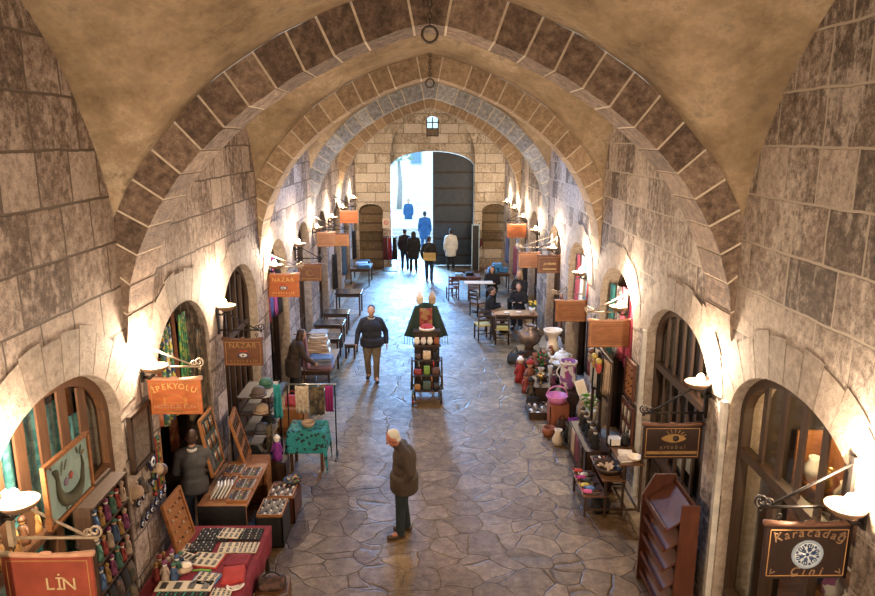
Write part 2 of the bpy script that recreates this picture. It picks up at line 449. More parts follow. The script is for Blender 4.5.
# ------------------------------------------------------------------ floor, kerbs, ceiling
fl = MB(); fl.add([(-5, -4.6, 0), (5, -4.6, 0), (5, 31.9, 0), (-5, 31.9, 0), (-5, -4.6, -.3), (5, -4.6, -.3), (5, 31.9, -.3), (-5, 31.9, -.3)],
        [(0, 1, 2, 3), (7, 6, 5, 4), (0, 4, 5, 1), (1, 5, 6, 2), (2, 6, 7, 3), (3, 7, 4, 0)], False)
struct(fl.build('floor', M_FLOOR))
M_KERB = pm('kerb_stone', (.30, .235, .165), .7, var=.3, scale=6, bmp=.4)
for s in (-1, 1):
    k = MB(); y = -4.0; rr = random.Random(3+s)
    while y < 30.6:
        L = min(rr.uniform(.7, 1.3), 30.9-y); k.box((s*(XW-.13), y+L/2, .035), (.26, L-.012, .09)); y += L
    trim(k, M_KERB)
SKY_Y, SKY_R = 16.6, .85
cm = MB()
for bi, (y0, y1) in enumerate(BAYS):
    nx, ny = 40, 36
    xs = [-XW*math.cos(PI*i/nx) if True else 0 for i in range(nx+1)]
    xs = [-XW+2*XW*(.5-.5*math.cos(PI*i/nx)) for i in range(nx+1)]
    ys = [y0+(y1-y0)*(.5-.5*math.cos(PI*j/ny)) for j in range(ny+1)]
    vs = [(x, y, vault_z(x, y, y0, y1)) for x in xs for y in ys]; W = ny+1
    fs = []
    for i in range(nx):
        for j in range(ny):
            cx = (xs[i]+xs[i+1])/2; cy = (ys[j]+ys[j+1])/2
            if bi == 3 and math.hypot(cx, cy-SKY_Y) < SKY_R: continue
            fs.append((i*W+j, (i+1)*W+j, (i+1)*W+j+1, i*W+j+1))
    cm.add(vs, fs, True)
struct(cm.build('ceiling', M_PLA))
# upstand of the roof light
up = MB(); n = 28
ring = [(SKY_R*1.14*math.cos(2*PI*i/n), SKY_Y+SKY_R*1.14*math.sin(2*PI*i/n)) for i in range(n)]
ring2 = [(SKY_R*1.35*math.cos(2*PI*i/n), SKY_Y+SKY_R*1.35*math.sin(2*PI*i/n)) for i in range(n)]
up.add([(x, y, 7.08) for x, y in ring]+[(x, y, 7.9) for x, y in ring]+[(x, y, 7.9) for x, y in ring2]+[(x, y, 7.08) for x, y in ring2],
       [(a*n+i, a*n+(i+1) % n, ((a+1) % 4)*n+(i+1) % n, ((a+1) % 4)*n+i) for a in range(4) for i in range(n)], True)
trim(up, M_PLA)

# ------------------------------------------------------------------ transverse arches, one wedge stone after another
def transverse(y0, mat):
    half = resample(I_HALF, 15*4)
    pts = half + [(-x, z) for x, z in reversed(half[:-1])]
    N = len(pts)-1
    nr = []
    for i in range(len(pts)):
        a = pts[max(0, i-1)]; b = pts[min(N, i+1)]; t = Vector((b[0]-a[0], b[1]-a[1])).normalized(); nr.append(Vector((t.y, -t.x)))
    nr[N//2] = Vector((0, 1))
    def off(i, d):
        p = Vector(pts[i])+nr[i]*d
        p.x = max(-XW-.04, min(XW+.04, p.x)); return p
    cuts = list(range(0, N//2-3, 4))
    cuts = cuts[:-1]+[N//2-2]
    cuts = cuts+[N-c for c in reversed(cuts)]
    mb = MB(); rr = random.Random(int(y0*10))
    for a, b in zip(cuts, cuts[1:]):
        idx = list(range(a, b+1)); ins = []; outs = []; d = rr.uniform(-.010, .0)
        for i in idx:
            ti = Vector((nr[i].y, -nr[i].x))*-1
            g = .013*(1 if i == a else -1 if i == b else 0)
            ins.append(off(i, d)-Vector((nr[i].y, -nr[i].x))*0+Vector((-nr[i].y, nr[i].x))*g)
            outs.append(off(i, .40)+Vector((-nr[i].y, nr[i].x))*g)
        poly = [tuple(p) for p in ins]+[tuple(p) for p in reversed(outs)]
        yy = y0+rr.uniform(-.010, .0)
        mb.prism(poly, lambda u, v, q: (u, yy+q, v), ARCH_D)
    mb.cur = 1
    for i in range(N):
        poly = [tuple(off(i, .003)), tuple(off(i+1, .003)), tuple(off(i+1, .41)), tuple(off(i, .41))]
        mb.prism(poly, lambda u, v, q: (u, y0+.003+q, v), ARCH_D-.006)
    return trim(mb, [mat, M_MORT])
for y0, mt in zip(ARCH_Y, (M_V1, M_V1, M_V2, M_V3, M_V2)): transverse(y0, mt)

# ------------------------------------------------------------------ end wall with door recess, stair niches, small window
def flat_wall(name, y, outer, holes, mat, thick, into=1, extra=None):
    vs = []; es = []
    def loop(pts):
        o = len(vs); n = len(pts); vs.extend(Vector(p) for p in pts); es.extend((o+i, o+(i+1) % n) for i in range(n))
    loop(outer)
    for h in holes: loop(h)
    V2, E2, F2, *_ = delaunay_2d_cdt(vs, es, [], 0, 1e-5)
    def inside(p, poly):
        c = False
        for i in range(len(poly)):
            a, b = poly[i], poly[i-1]
            if (a[1] > p[1]) != (b[1] > p[1]) and p[0] < (b[0]-a[0])*(p[1]-a[1])/(b[1]-a[1])+a[0]: c = not c
        return c
    keep = []
    for f in F2:
        c = sum((V2[i] for i in f), Vector((0, 0)))/len(f)
        if inside(c, outer) and not any(inside(c, h) for h in holes): keep.append(list(f))
    mb = MB(); mb.add([(v.x, y, v.y) for v in V2], keep, False); mb.add([(v.x, y+into*thick, v.y) for v in V2], keep, False)
    for h in holes:
        n = len(h); mb.add([(x, y, z) for x, z in h]+[(x, y+into*thick, z) for x, z in h], [(i, (i+1) % n, n+(i+1) % n, n+i) for i in range(n)], False)
    return struct(mb.build(name, mat))
outer = [(-4.4, -.1), (4.4, -.1), (4.4, 8.2), (-4.4, 8.2)]
def shift(pts, dx): return [(x+dx, z) for x, z in pts]
DCX = .11
recess = shift(arch_pts(1.84, -.05, 5.0, 6.80, 12), DCX)
nl = shift(arch_pts(.53, -.05, 2.55, 2.85, 6), -2.62); nr_ = shift(arch_pts(.55, .85, 2.55, 2.85, 6), 2.85)
flat_wall('wall_end', Y_END, outer, [recess, nl, nr_], M_WE, .45)
door_o = shift(arch_pts(1.84, -.05, 4.45, 5.12, 10), DCX)
win_o = shift(arch_pts(.27, 5.75, 6.42, 6.62, 6), DCX)
flat_wall('wall_door', Y_END+.45, outer, [door_o, win_o], M_WE, .5)
flat_wall('wall_back', Y_BACK, outer, [], M_WE, .4, -1)
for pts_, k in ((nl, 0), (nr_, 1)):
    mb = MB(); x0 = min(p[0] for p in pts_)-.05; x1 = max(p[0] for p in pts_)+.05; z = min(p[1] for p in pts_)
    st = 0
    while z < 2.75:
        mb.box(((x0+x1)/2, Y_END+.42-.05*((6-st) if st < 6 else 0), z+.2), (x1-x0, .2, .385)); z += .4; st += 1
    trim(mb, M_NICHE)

# ------------------------------------------------------------------ camera, world, daylight
cam = bpy.data.cameras.new('camera'); co = bpy.data.objects.new('camera', cam); COL.objects.link(co)
cam.sensor_width = 36; cam.lens = 36*700/875; cam.clip_start = .05; cam.clip_end = 400
co.location = (0, 0, H)
fw = Vector((math.sin(math.radians(.5988))*math.cos(math.radians(12.7193)), math.cos(math.radians(.5988))*math.cos(math.radians(12.7193)), -math.sin(math.radians(12.7193))))
co.rotation_euler = fw.to_track_quat('-Z', 'Y').to_euler()
sc.camera = co
sc.view_settings.view_transform = 'Standard'; sc.view_settings.look = 'None'; sc.view_settings.gamma = 1; sc.view_settings.exposure = -0.20
sc.cycles.use_denoising = True; sc.cycles.max_bounces = 6; sc.cycles.diffuse_bounces = 4; sc.cycles.glossy_bounces = 3
sc.cycles.transparent_max_bounces = 8; sc.cycles.sample_clamp_indirect = 4; sc.cycles.caustics_reflective = False; sc.cycles.caustics_refractive = False
w = bpy.data.worlds.new('daylight'); sc.world = w; w.use_nodes = True
bg = w.node_tree.nodes['Background']; bg.inputs[0].default_value = (.50, .76, 1.0, 1); bg.inputs[1].default_value = 4.6
def light(name, typ, loc, energy, col, size=.1, rot=(0, 0, 0), size_y=None, parent=None):
    l = bpy.data.lights.new(name, typ); l.energy = energy; l.color = col
    if typ == 'AREA':
        l.shape = 'RECTANGLE' if size_y else 'DISK'; l.size = size
        if size_y: l.size_y = size_y
    elif typ in ('POINT', 'SPOT'): l.shadow_soft_size = size
    o = bpy.data.objects.new(name, l); COL.objects.link(o); o.location = loc; o.rotation_euler = rot
    if parent: o.parent = parent
    return o
BLUE = (.17, .47, 1.0)
light('roof_daylight', 'AREA', (0, SKY_Y, 7.35), 470, BLUE, 1.6).data.spread = math.radians(140)
light('door_daylight', 'AREA', (-.85, 33.2, 3.2), 1900, (.20, .50, 1.0), 1.9, (math.radians(48), 0, PI), 4.0).data.spread = math.radians(95)

# outside the door: a lane with a pale wall and a tree
struct(MB().box((0, 52, -.2), (40, 40.2, .4)).build('ground', pm('lane_paving', (.62, .60, .57), .8, var=.15, scale=2)))
stp = MB()
for i in range(5): stp.box((0, 37.5+i*.35+6, .08+.16*i), (16, 12, .16))
stp_o = stp.build('trim_90', pm('lane_steps', (.55, .54, .52), .8)); struct(stp_o)
hw_ = MB(); hw_.box((-2, 62, 4.5), (26, 1, 9))
house = thing('lane_house', 'pale stone house across the lane seen through the open door', 'house', (0, 0, 0))
hw_.build('wall', pm('house_wall', (.72, .70, .66), .9), house)
for x, z in ((-6, 4.2), (-3.6, 4.2), (-1.2, 4.2), (-4.8, 6.8), (-2.4, 6.8)):
    f = MB().box((x, 61.46, z), (1.0, .12, 1.3)).build('window', pm('house_shutter', (.35, .42, .46), .7), house)
    MB().box((x, 61.38, z), (.8, .06, 1.1)).build('pane', pm('house_pane', (.16, .25, .32), .2), f)
tr = thing('tree', 'leafy tree out in the lane behind the open door', 'tree', (-2.2, 50, .8))
MB().tube([(0, 0, 0), (.1, 0, 1.8), (.0, 0, 3.4)], [.2, .16, .1]).build('trunk', pm('bark', (.30, .28, .26), .9), tr)
cr = MB(); rr = random.Random(5)
for i in range(420):
    a = rr.uniform(0, 2*PI); b = rr.uniform(-1, 1); r = rr.uniform(.7, 1.6)
    c = Vector((r*math.cos(a)*math.sqrt(1-b*b)*1.1, r*math.sin(a)*math.sqrt(1-b*b), 5.0+b*r*1.1))
    q = Quaternion((rr.random(), rr.random(), rr.random(), rr.random())).to_matrix()
    vs = [c+q @ Vector(p)*.19 for p in ((-1, 0, 0), (0, -.5, .1), (1, 0, 0), (0, .5, .1), (0, 0, -.06))]
    cr.add(vs, [(0, 1, 2, 3), (0, 4, 1), (1, 4, 2), (2, 4, 3), (3, 4, 0)], False)
cr.build('crown', pm('leaves', (.30, .42, .34), .7, var=.4, scale=3), tr)

# door leaves
M_DOOR = pm('door_steel', (.022, .032, .046), .5, .2, var=.25, scale=5)
def leaf(name, x0, x1, y, ang=0):
    root = struct(thing(name, None, None, (x0, y, 0), ang))
    W = x1-x0; mb = MB()
    n = 14; pts = [(0, .03)]
    for i in range(n+1):
        x = W*i/n; X = x0+x-DCX
        a = min(1, abs(X)/1.84); pts.append((x, min(5.1, 4.42+.68*math.sqrt(max(0, 1-a**2)))))
    pts.append((W, .03)); mb.prism(pts, lambda u, v, q: (u, q, v), .09); mb.build('panel', M_DOOR, root)
    st = MB()
    for z in (.5, 1.25, 2.0, 2.75, 3.5, 4.2): st.box((W/2, -.012, z), (W*.98, .03, .09))
    st.build('strap', M_IRON, root)
    sd = MB()
    for z in (.5, 1.25, 2.0, 2.75, 3.5, 4.2):
        for i in range(7): sd.ball((W*(i+.5)/7, -.03, z), .028, 8, 5)
    sd.build('stud', M_IRON, root)
    return root
leaf('door_1', .12, 1.93, 31.52)
leaf('door_2', -1.73, .10, 31.85, math.radians(118))
# small arched window over the door
wn = struct(thing('window_30', None, None, (DCX, Y_END+.5, 5.75)))
wm = MB()
for a, b in (((-.25, 0, .02), (.25, 0, .02)), ((-.25, 0, .34), (.25, 0, .34)), ((-.25, 0, 0), (-.25, 0, .72)), ((.25, 0, 0), (.25, 0, .72)), ((0, 0, .34), (0, 0, .82)), ((-.25, 0, .60), (.25, 0, .60))): wm.bar(a, b, .045)
wm.build('frame', M_IRON, wn); MB().box((0, .03, .4), (.5, .012, .8)).build('pane', M_GLASS, wn)
MB().box((0, .06, .17), (.5, .03, .30)).build('panel', M_WOOD2, wn)

# ------------------------------------------------------------------ wall lamps
WARM = (1.0, .77, .54)
def where_y(y):
    return 'near' if y < 6 else ''
def lamp(s, y, z, label, power, group='wall lamps along the hall'):
    root = thing('wall_lamp', label, 'lamp', (s*XW, y, z), 0, group)
    b = MB(); d = -s
    b.box((d*.012, 0, -.13), (.024, .07, .12)); b.tube([(d*.02, 0, -.14), (d*.09, 0, -.15), (d*.15, 0, -.09)], .018, 8); b.build('bracket', M_IRON, root)
    p = MB(); p.lathe([(.03, -.09), (.09, -.07), (.135, -.03), (.15, .0), (.14, .0), (.12, -.022), (.07, -.052), (.0, -.06)], (d*.16, 0, 0), 20); p.build('bowl', pm('lamp_bowl', (.20, .12, .07), .6, var=.2), root)
    MB().ball((d*.13, 0, .03), (.045, .045, .07)).build('bulb', M_BULB, root)
    light('lamp_light', 'POINT', (d*.10, 0, .25), power, WARM, .05, parent=root)
    return root
PW = 245
left_l = [(4.84, 2.95, 'wall lamp nearest the viewer on the left wall, at the frame edge'), (7.56, 3.12, 'wall lamp glaring beside the orange sign with yellow arched lettering, left wall'),
          (10.39, 3.15, 'wall lamp between the scarf-filled arch and the dark pointed door, left wall'), (13.94, 3.15, 'wall lamp shining over the bright orange sign with an eye, left wall'),
          (16.6, 3.2, 'fifth wall lamp down the left wall, above the brown hanging board'), (19.36, 3.25, 'sixth wall lamp down the left wall'),
          (22.45, 3.2, 'seventh wall lamp down the left wall'), (25.2, 3.25, 'eighth wall lamp down the left wall'), (28.79, 3.3, 'last wall lamp of the left wall, close to the end door')]
right_l = [(4.74, 2.93, 'wall lamp nearest the viewer on the right wall, at the frame edge'), (7.69, 2.86, 'wall lamp on the pier between the two big right-hand shop arches'),
           (11.24, 2.92, 'wall lamp above the blank orange-brown board of the right wall goods corner'), (14.33, 2.92, 'wall lamp beside the arch filled with red and white clothes, right wall'),
           (17.72, 2.92, 'wall lamp above the paired brown boards of the right wall'), (20.74, 3.0, 'sixth wall lamp down the right wall'),
           (23.62, 3.08, 'seventh wall lamp down the right wall'), (26.12, 3.15, 'eighth wall lamp down the right wall'), (28.78, 3.15, 'last wall lamp of the right wall, close to the end door')]
for y, z, l in left_l: lamp(-1, y, z, l, PW*(1.0 if y < 18 else .7))
for y, z, l in right_l: lamp(1, y, z, l, PW*(1.0 if y < 18 else .7))
for s in (-1, 1):  # lamps added out of view behind the camera to fill the near bay
    for y in (1.5, -1.6):
        lamp(s, y, 3.1, 'added unseen fill lamp behind the viewer', PW*1.5, 'added fill lamps behind the viewer')

# ------------------------------------------------------------------ shop fronts
WIN_N = [0]
def front(s, op, depth, wood, nbars, barw, transom=None, panel_z=None, pane=True, fw=.09, low=None, bard=.08):
    yc, hw, z0, zs, zt = op; WIN_N[0] += 1
    root = struct(thing('window_%d' % WIN_N[0], None, None, (s*(XW+depth), yc, 0)))
    F = lambda u, v, q: (s*q, u, v)
    out = arch_pts(hw-.005, z0, zs, zt-.005, 12); inn = arch_pts(hw-fw, z0, zs, zt-fw*1.2, 12)
    mb = MB()
    for i in range(len(out)-1):
        mb.prism([out[i], out[i+1], inn[i+1], inn[i]], F, .10)
    mb.build('frame', wood, root)
    def top_at(u):
        best = zs
        for a, b in zip(inn, inn[1:]):
            lo, hi = min(a[0], b[0]), max(a[0], b[0])
            if lo <= u <= hi and hi > lo: best = max(best, a[1]+(b[1]-a[1])*(u-a[0])/(b[0]-a[0]))
        return best
    zb = z0
    if panel_z:
        p = MB(); p.box((s*.05, 0, (z0+panel_z)/2), (.05, 2*hw-2*fw, panel_z-z0)); n = 4
        for i in range(n):
            u = -hw+fw+(2*hw-2*fw)*(i+.5)/n; p.box((s*.02, u, (z0+panel_z)/2), (.03, (2*hw-2*fw)/n-.16, (panel_z-z0)-.24))
        p.build('panel', wood, root); zb = panel_z
        MB().box((s*.04, 0, panel_z), (.12, 2*hw-2*fw, .08)).build('sill', wood, root)
    for i in range(nbars):
        u = -hw+fw+(2*hw-2*fw)*(i+1)/(nbars+1); t = top_at(u)+.02
        zl = transom if (low is not None and transom) else zb
        MB().box((s*.05, u, (zl+t)/2), (bard, barw, t-zl)).build('mullion', wood, root)
    for i in range(low or 0):
        u = -hw+fw+(2*hw-2*fw)*(i+1)/(low+1); MB().box((s*.05, u, (zb+transom)/2), (.085, .12, transom-zb)).build('mullion', wood, root)
    if transom:
        MB().box((s*.045, 0, transom), (.11, 2*hw-2*fw, .10)).build('transom', wood, root)
    if pane:
        poly = [(u, max(z, zb)) for u, z in inn]
        MB().prism(poly, lambda u, v, q: (s*(.075+q), u, v), .006).build('pane', M_GLASS, root)
    return root
front(1, OPEN_R[0], .12, M_WOOD, 5, .07, 2.35, .9)
front(1, OPEN_R[1], .12, M_WOOD, 5, .085, 2.28, .55, low=2, bard=.03)
front(1, OPEN_R[2], .12, M_WOOD, 6, .06, 2.32, .95, bard=.03)
front(1, OPEN_R[4], .30, M_WOOD, 0, .06, None, None, False)
front(1, OPEN_R[3], .30, M_WOOD, 0, .06, None, None, False)
for k in (5, 6, 7, 8): front(1, OPEN_R[k], .2, M_WOOD, 3, .06, 2.3, .9)
front(-1, OPEN_L[0], .12, M_WOOD2, 4, .15, 2.3, .9)
front(-1, OPEN_L[1], .12, M_WOOD2, 5, .145, 2.22, None, True, low=3, bard=.022)
front(-1, OPEN_L[3], .16, M_WOOD, 5, .07, 2.3, .9)
front(-1, OPEN_L[4], .25, M_WOOD, 1, .06, 2.4, None, False)
for k in (5, 6, 7, 8): front(-1, OPEN_L[k], .2, M_WOOD, 3, .06, 2.3, .9)

# ------------------------------------------------------------------ lettering
def char_mesh(ch, size, ext):
    cu = bpy.data.curves.new('letter_curve', 'FONT'); cu.body = ch; cu.size = size; cu.extrude = ext; cu.align_x = 'CENTER'; cu.resolution_u = 3
    o = bpy.data.objects.new('letter_tmp', cu); COL.objects.link(o)
    dg = bpy.context.evaluated_depsgraph_get(); me = bpy.data.meshes.new_from_object(o.evaluated_get(dg))
    vs = [v.co.copy() for v in me.vertices]; fs = [list(p.vertices) for p in me.polygons]
    bpy.data.objects.remove(o); bpy.data.curves.remove(cu); bpy.data.meshes.remove(me)
    return vs, fs
def letters(mb, s, size, cx, cz, y, arc=0.0, slant=0.0, width=None, xs=1.0):
    """writes s on a plane facing -Y; arc = sagitta of an upward bow"""
    adv = {'I': .34, 'İ': .34, 'i': .30, 'l': .30, ' ': .34, 'r': .42, 't': .40, 'f': .38, 'M': .86, 'm': .86, 'W': .9}
    ws = [adv.get(c, .64 if c.isupper() else .57)*size*xs for c in s]; tot = sum(ws)
    k = (width/tot) if width else 1.0; x = -tot*k/2; half = tot*k/2
    for c, w_ in zip(s, ws):
        xc = x+w_*k/2; x += w_*k
        if c == ' ': continue
        vs, fs = char_mesh(c, size, .004)
        dz = arc*(1-(xc/half)**2); ang = -math.atan(2*arc*xc/half**2) if arc else 0
        out = []
        for v in vs:
            px, pz = v.x*xs+v.y*slant, v.y
            rx = px*math.cos(ang)-pz*math.sin(ang); rz = px*math.sin(ang)+pz*math.cos(ang)
            out.append((cx+xc+rx, y-v.z-.004, cz+dz+rz))
        mb.add(out, fs, False)
    return mb

def scroll(mb, c, r, sgn_x, sgn_z, th=.009, turns=1.4, y=0):
    pts = []
    for i in range(22):
        a = 2*PI*turns*i/21; q = r*(1-.75*i/21)
        pts.append((c[0]+sgn_x*(q*math.sin(a)), y, c[2]+sgn_z*(r-q*math.cos(a))))
    mb.tube(pts, th, 6)
SIGN_TOP = [0]
def bracket(s, y, z, length, label, mat=M_IRON, rise=.34, down=False):
    """iron arm standing out from the wall, with a slanting stay and scrolls"""
    z = SIGN_TOP[0]+.045
    d = -s; root = thing('sign_bracket', label, 'bracket', (s*XW, y, z))
    sg = -1 if down else 1
    MB().box((d*.02, 0, sg*rise/2), (.04, .05, rise+.12)).build('wall_plate', mat, root)
    MB().tube([(d*.02, 0, 0), (d*length, 0, 0)], .013, 8).build('arm', mat, root)
    MB().tube([(d*.03, 0, sg*rise), (d*length*.86, 0, sg*.02)], .011, 8).build('stay', mat, root)
    for (x, sx, r) in ((length*.98, d, .055), (length*.90, -d, .04)):
        mb = MB(); scroll(mb, (d*x, 0, .0), r, sx, 1); mb.build('scroll', mat, root)
    mb = MB(); scroll(mb, (d*length*.98, 0, -.0), .018, d, -1, .007); mb.build('scroll', mat, root)
    return root
def sign(s, y, xc, zc, w, h, board, edge, label, deco, group=None, roll=True):
    root = thing('hanging_sign', label, 'sign', (xc, y, zc), 0, group)
    b = MB(); poly = []
    n = 10
    for i in range(n+1): u = -w/2+w*i/n; poly.append((u, h/2-.018*math.sin(PI*i/n)))
    for i in range(n+1): u = w/2-w*i/n; poly.append((u, -h/2+.0*math.sin(PI*i/n)))
    b.prism(poly, lambda u, v, q: (u, q-.016, v), .032); b.build('board', board, root, bevel=.004)
    if roll:
        r = MB(); r.tube([(-w/2-.02, -.005, h/2+.008), (-w/4, -.005, h/2-.006), (0, -.005, h/2-.012), (w/4, -.005, h/2-.006), (w/2+.02, -.005, h/2+.008)], [.026, .022, .018, .022, .026], 10)
        r.ball((0, -.01, h/2+.01), (.05, .02, .02)); r.build('scroll_top', edge, root)
    bd = MB()
    for a, c in (((-w/2+.035, h/2-.05), (w/2-.035, h/2-.05)), ((-w/2+.035, -h/2+.03), (w/2-.035, -h/2+.03)), ((-w/2+.035, -h/2+.03), (-w/2+.035, h/2-.05)), ((w/2-.035, -h/2+.03), (w/2-.035, h/2-.05))):
        bd.bar((a[0], -.018, a[1]), (c[0], -.018, c[1]), .006)
    bd.build('border', pm('sign_line', (.50, .27, .10), .6), root)
    for u in (-w*.36, w*.36):
        MB().tube([(u, 0, h/2), (u, 0, h/2+.045)]+[(u+.018*math.sin(a), 0, h/2+.063-.018*math.cos(a)) for a in [2*PI*i/10 for i in range(1, 11)]], .006, 6).build('hanging_link', M_IRON, root)
    SIGN_TOP[0] = zc+h/2+.095
    if deco: deco(root, w, h)
    return root
M_SGO = pm('sign_orange', (.50, .135, .035), .5, var=.22, scale=7, stretch=(.7, 1, 3))
M_SGB = pm('sign_brown', (.155, .062, .030), .5, var=.25, scale=7, stretch=(.7, 1, 3))
M_SGT = pm('sign_tan', (.31, .125, .050), .5, var=.25, scale=7, stretch=(.7, 1, 3))
M_SGD = pm('sign_dark', (.026, .011, .008), .5, var=.2, scale=7)
M_SGR = pm('sign_maroon', (.30, .062, .036), .5, var=.25, scale=5)
M_LET = pm('letter_yellow', (.80, .56, .20), .5, var=.1); M_LETD = pm('letter_gold', (.36, .22, .075), .5, var=.15)
M_EDG = pm('sign_edge_pink', (.62, .34, .22), .6); M_EDGD = pm('sign_edge_brown', (.16, .075, .045), .5)
def bead(root, cx, cz, r, y=-.018):
    MB().lathe([(r*1.35, 0), (r*1.35, .006), (0, .006)], (cx, y, cz), 18, 1.25, .62, Matrix.Rotation(PI/2, 3, 'X')).build('emblem', pm('emblem_blue', (.05, .08, .22), .4), root)
    MB().lathe([(r, 0), (r, .012), (0, .012)], (cx, y, cz), 18, 1.2, .6, Matrix.Rotation(PI/2, 3, 'X')).build('emblem_eye', M_WHITE, root)
    MB().ball((cx, y-.012, cz), (r*.35, .004, r*.3)).build('emblem_pupil', pm('emblem_black', (.02, .03, .06), .3), root)
def d_nazar(let):
    def f(root, w, h):
        m = MB(); letters(m, 'NAZAR', .12, 0, h*.17, -.018, width=w*.72); m.build('lettering', let, root)
        m = MB(); letters(m, 'HEDİYELİK', .055, 0, -h*.36, -.018, width=w*.74); m.build('lettering', let, root)
        MB().box((-.03, -.02, h*.05), (.05, .006, .02)).box((.035, -.02, h*.05), (.05, .006, .02)).build('red_mark', flat((.5, .05, .03)), root)
        bead(root, 0, -h*.10, .05)
    return f
def d_ipek(root, w, h):
    m = MB(); letters(m, 'İPEKYOLU', .095, 0, h*.10, -.018, arc=.055, width=w*.80); m.build('lettering', M_LET, root)
    m = MB(); letters(m, 'HEDİYELİK EŞYA', .062, 0, -h*.32, -.018, width=w*.80); m.build('lettering', pm('letter_pale', (.70, .38, .20), .5), root)
    m = MB(); letters(m, 'YÖRESEL', .04, 0, -h*.43, -.018, width=w*.34); m.build('lettering', M_LETD, root)
    mb = MB()
    for a0 in range(0, 9): pass
    pts = [(.11*math.cos(PI*i/12), -.019, -h*.17+.10*math.sin(PI*i/12)) for i in range(13)]
    mb.tube(pts, .008, 6); mb.bar((-.11, -.019, -h*.17), (.11, -.019, -h*.17), .008)
    for u in (-.12, .12): mb.box((u, -.018, -h*.13), (.03, .006, .09))
    mb.build('emblem', pm('letter_soft', (.60, .25, .07), .5), root)
def d_kara(root, w, h):
    m = MB(); letters(m, 'Karacadağ', .105, 0, h*.17, -.018, arc=.055, slant=.15, width=w*.80); m.build('lettering', pm('letter_faded', (.30, .18, .10), .5), root)
    m = MB(); letters(m, 'Çini', .10, 0, -h*.42, -.018, slant=.3, width=w*.42); m.build('lettering', MATS['letter_faded'], root)
    R = Matrix.Rotation(PI/2, 3, 'X'); c = (0, -.018, -h*.04)
    t = MB().lathe([(.125, 0), (.125, .008), (0, .008)], c, 36, 1, 1, R).build('tile', pm('tile_white', (.62, .68, .74), .3, var=.08), root)
    MB().lathe([(.125, .004), (.125, .012), (.105, .012), (.105, .004)], c, 36, 1, 1, R, False).build('tile_rim', pm('tile_grey', (.34, .42, .52), .3), t)
    p = MB(); bl = pm('tile_blue', (.03, .06, .16), .3)
    for k in range(6):
        a = PI/3*k+.3; ca, sa = math.cos(a), math.sin(a)
        for rr_, tt in ((.075, .020), (.045, .012)):
            p.tube([(rr_*ca+tt*math.cos(b), -.029, c[2]+rr_*sa+tt*math.sin(b)) for b in [a+.6+2*PI*i/12*.8 for i in range(12)]], .005, 5)
        p.tube([(.02*ca, -.029, c[2]+.02*sa), (.095*ca, -.029, c[2]+.095*sa)], .004, 5)
        a2 = a+PI/6; p.ball((.085*math.cos(a2), -.028, c[2]+.085*math.sin(a2)), (.011, .004, .011))
    p.ball((0, -.028, c[2]), (.014, .004, .014)); p.build('tile_pattern', bl, t)
    cr_ = MB()
    for sx in (-1, 1):
        for sz in (-1, 1): cr_.tube([(sx*(w/2-.10), -.02, sz*(h/2-.08)-.01), (sx*(w/2-.06), -.02, sz*(h/2-.06)-.01), (sx*(w/2-.07), -.02, sz*(h/2-.10)-.01)], .006, 5)
    cr_.build('corner_ornament', MATS['letter_faded'], root)
def d_eye(root, w, h):
    p = MB(); gold = pm('letter_ochre', (.34, .20, .07), .5)
    n = 16; up_ = [(-.14+.30*i/n, .055*math.sin(PI*i/n)**.8+.002) for i in range(n+1)]; lo = [(.16-.30*i/n, -.05*math.sin(PI*i/n)**.7) for i in range(1, n)]
    p.prism(up_+lo, lambda u, v, q: (u, -.02-q, v+h*.10), .006); p.build('emblem', gold, root)
    MB().lathe([(.038, 0), (.038, .012), (0, .012)], (.035, -.02, h*.11), 18, 1, 1, Matrix.Rotation(PI/2, 3, 'X')).build('emblem_pupil', M_SGD, root)
    l = MB()
    for i in range(6): a = math.radians(130-22*i); l.bar((.02+.10*math.cos(a), -.02, h*.13+.06*math.sin(a)), (.02+.15*math.cos(a), -.02, h*.13+.105*math.sin(a)), .007)
    l.build('emblem_lashes', gold, root)
    m = MB(); letters(m, 'artebul', .075, 0, -h*.20, -.018, slant=.15, width=w*.46); m.build('lettering', pm('letter_dun', (.22, .14, .075), .5), root)
    MB().box((0, -.02, -h*.31), (w*.86, .008, .035)).build('band', gold, root)
def d_lin(root, w, h):
    m = MB(); letters(m, 'LİN', .15, w*.12, -.07, -.018, width=w*.36); m.build('lettering', pm('letter_cream', (.62, .46, .26), .5), root)
    m = MB(); letters(m, 'HEDİYELİK', .05, 0, -.17, -.018, width=w*.6); m.build('lettering', M_LETD, root)
def d_word(txt, let, big=.1):
    def f(root, w, h):
        m = MB(); letters(m, txt, big, 0, -.01, -.018, slant=.2, width=w*.5); m.build('lettering', let, root)
        MB().box((0, -.019, -h*.27), (w*.55, .006, .02)).build('band', let, root)
    return f
def d_lines(root, w, h):
    m = MB(); MB().box((0, -.018, -h*.30), (w*.8, .004, .012)).box((0, -.018, h*.28), (w*.8, .004, .012)).build('band', pm('sign_band', (.22, .085, .035), .6), root)
def d_orn(root, w, h):
    m = MB()
    for k in range(3): m.tube([(.06*math.cos(a)*(1+k*.35), -.019, .05*math.sin(a)*(1+k*.3)) for a in [.4+k+i*.4 for i in range(10)]], .006, 5)
    m.build('emblem', M_LETD, root); MB().box((0, -.018, -h*.34), (w*.7, .004, .016)).build('band', M_LETD, root)
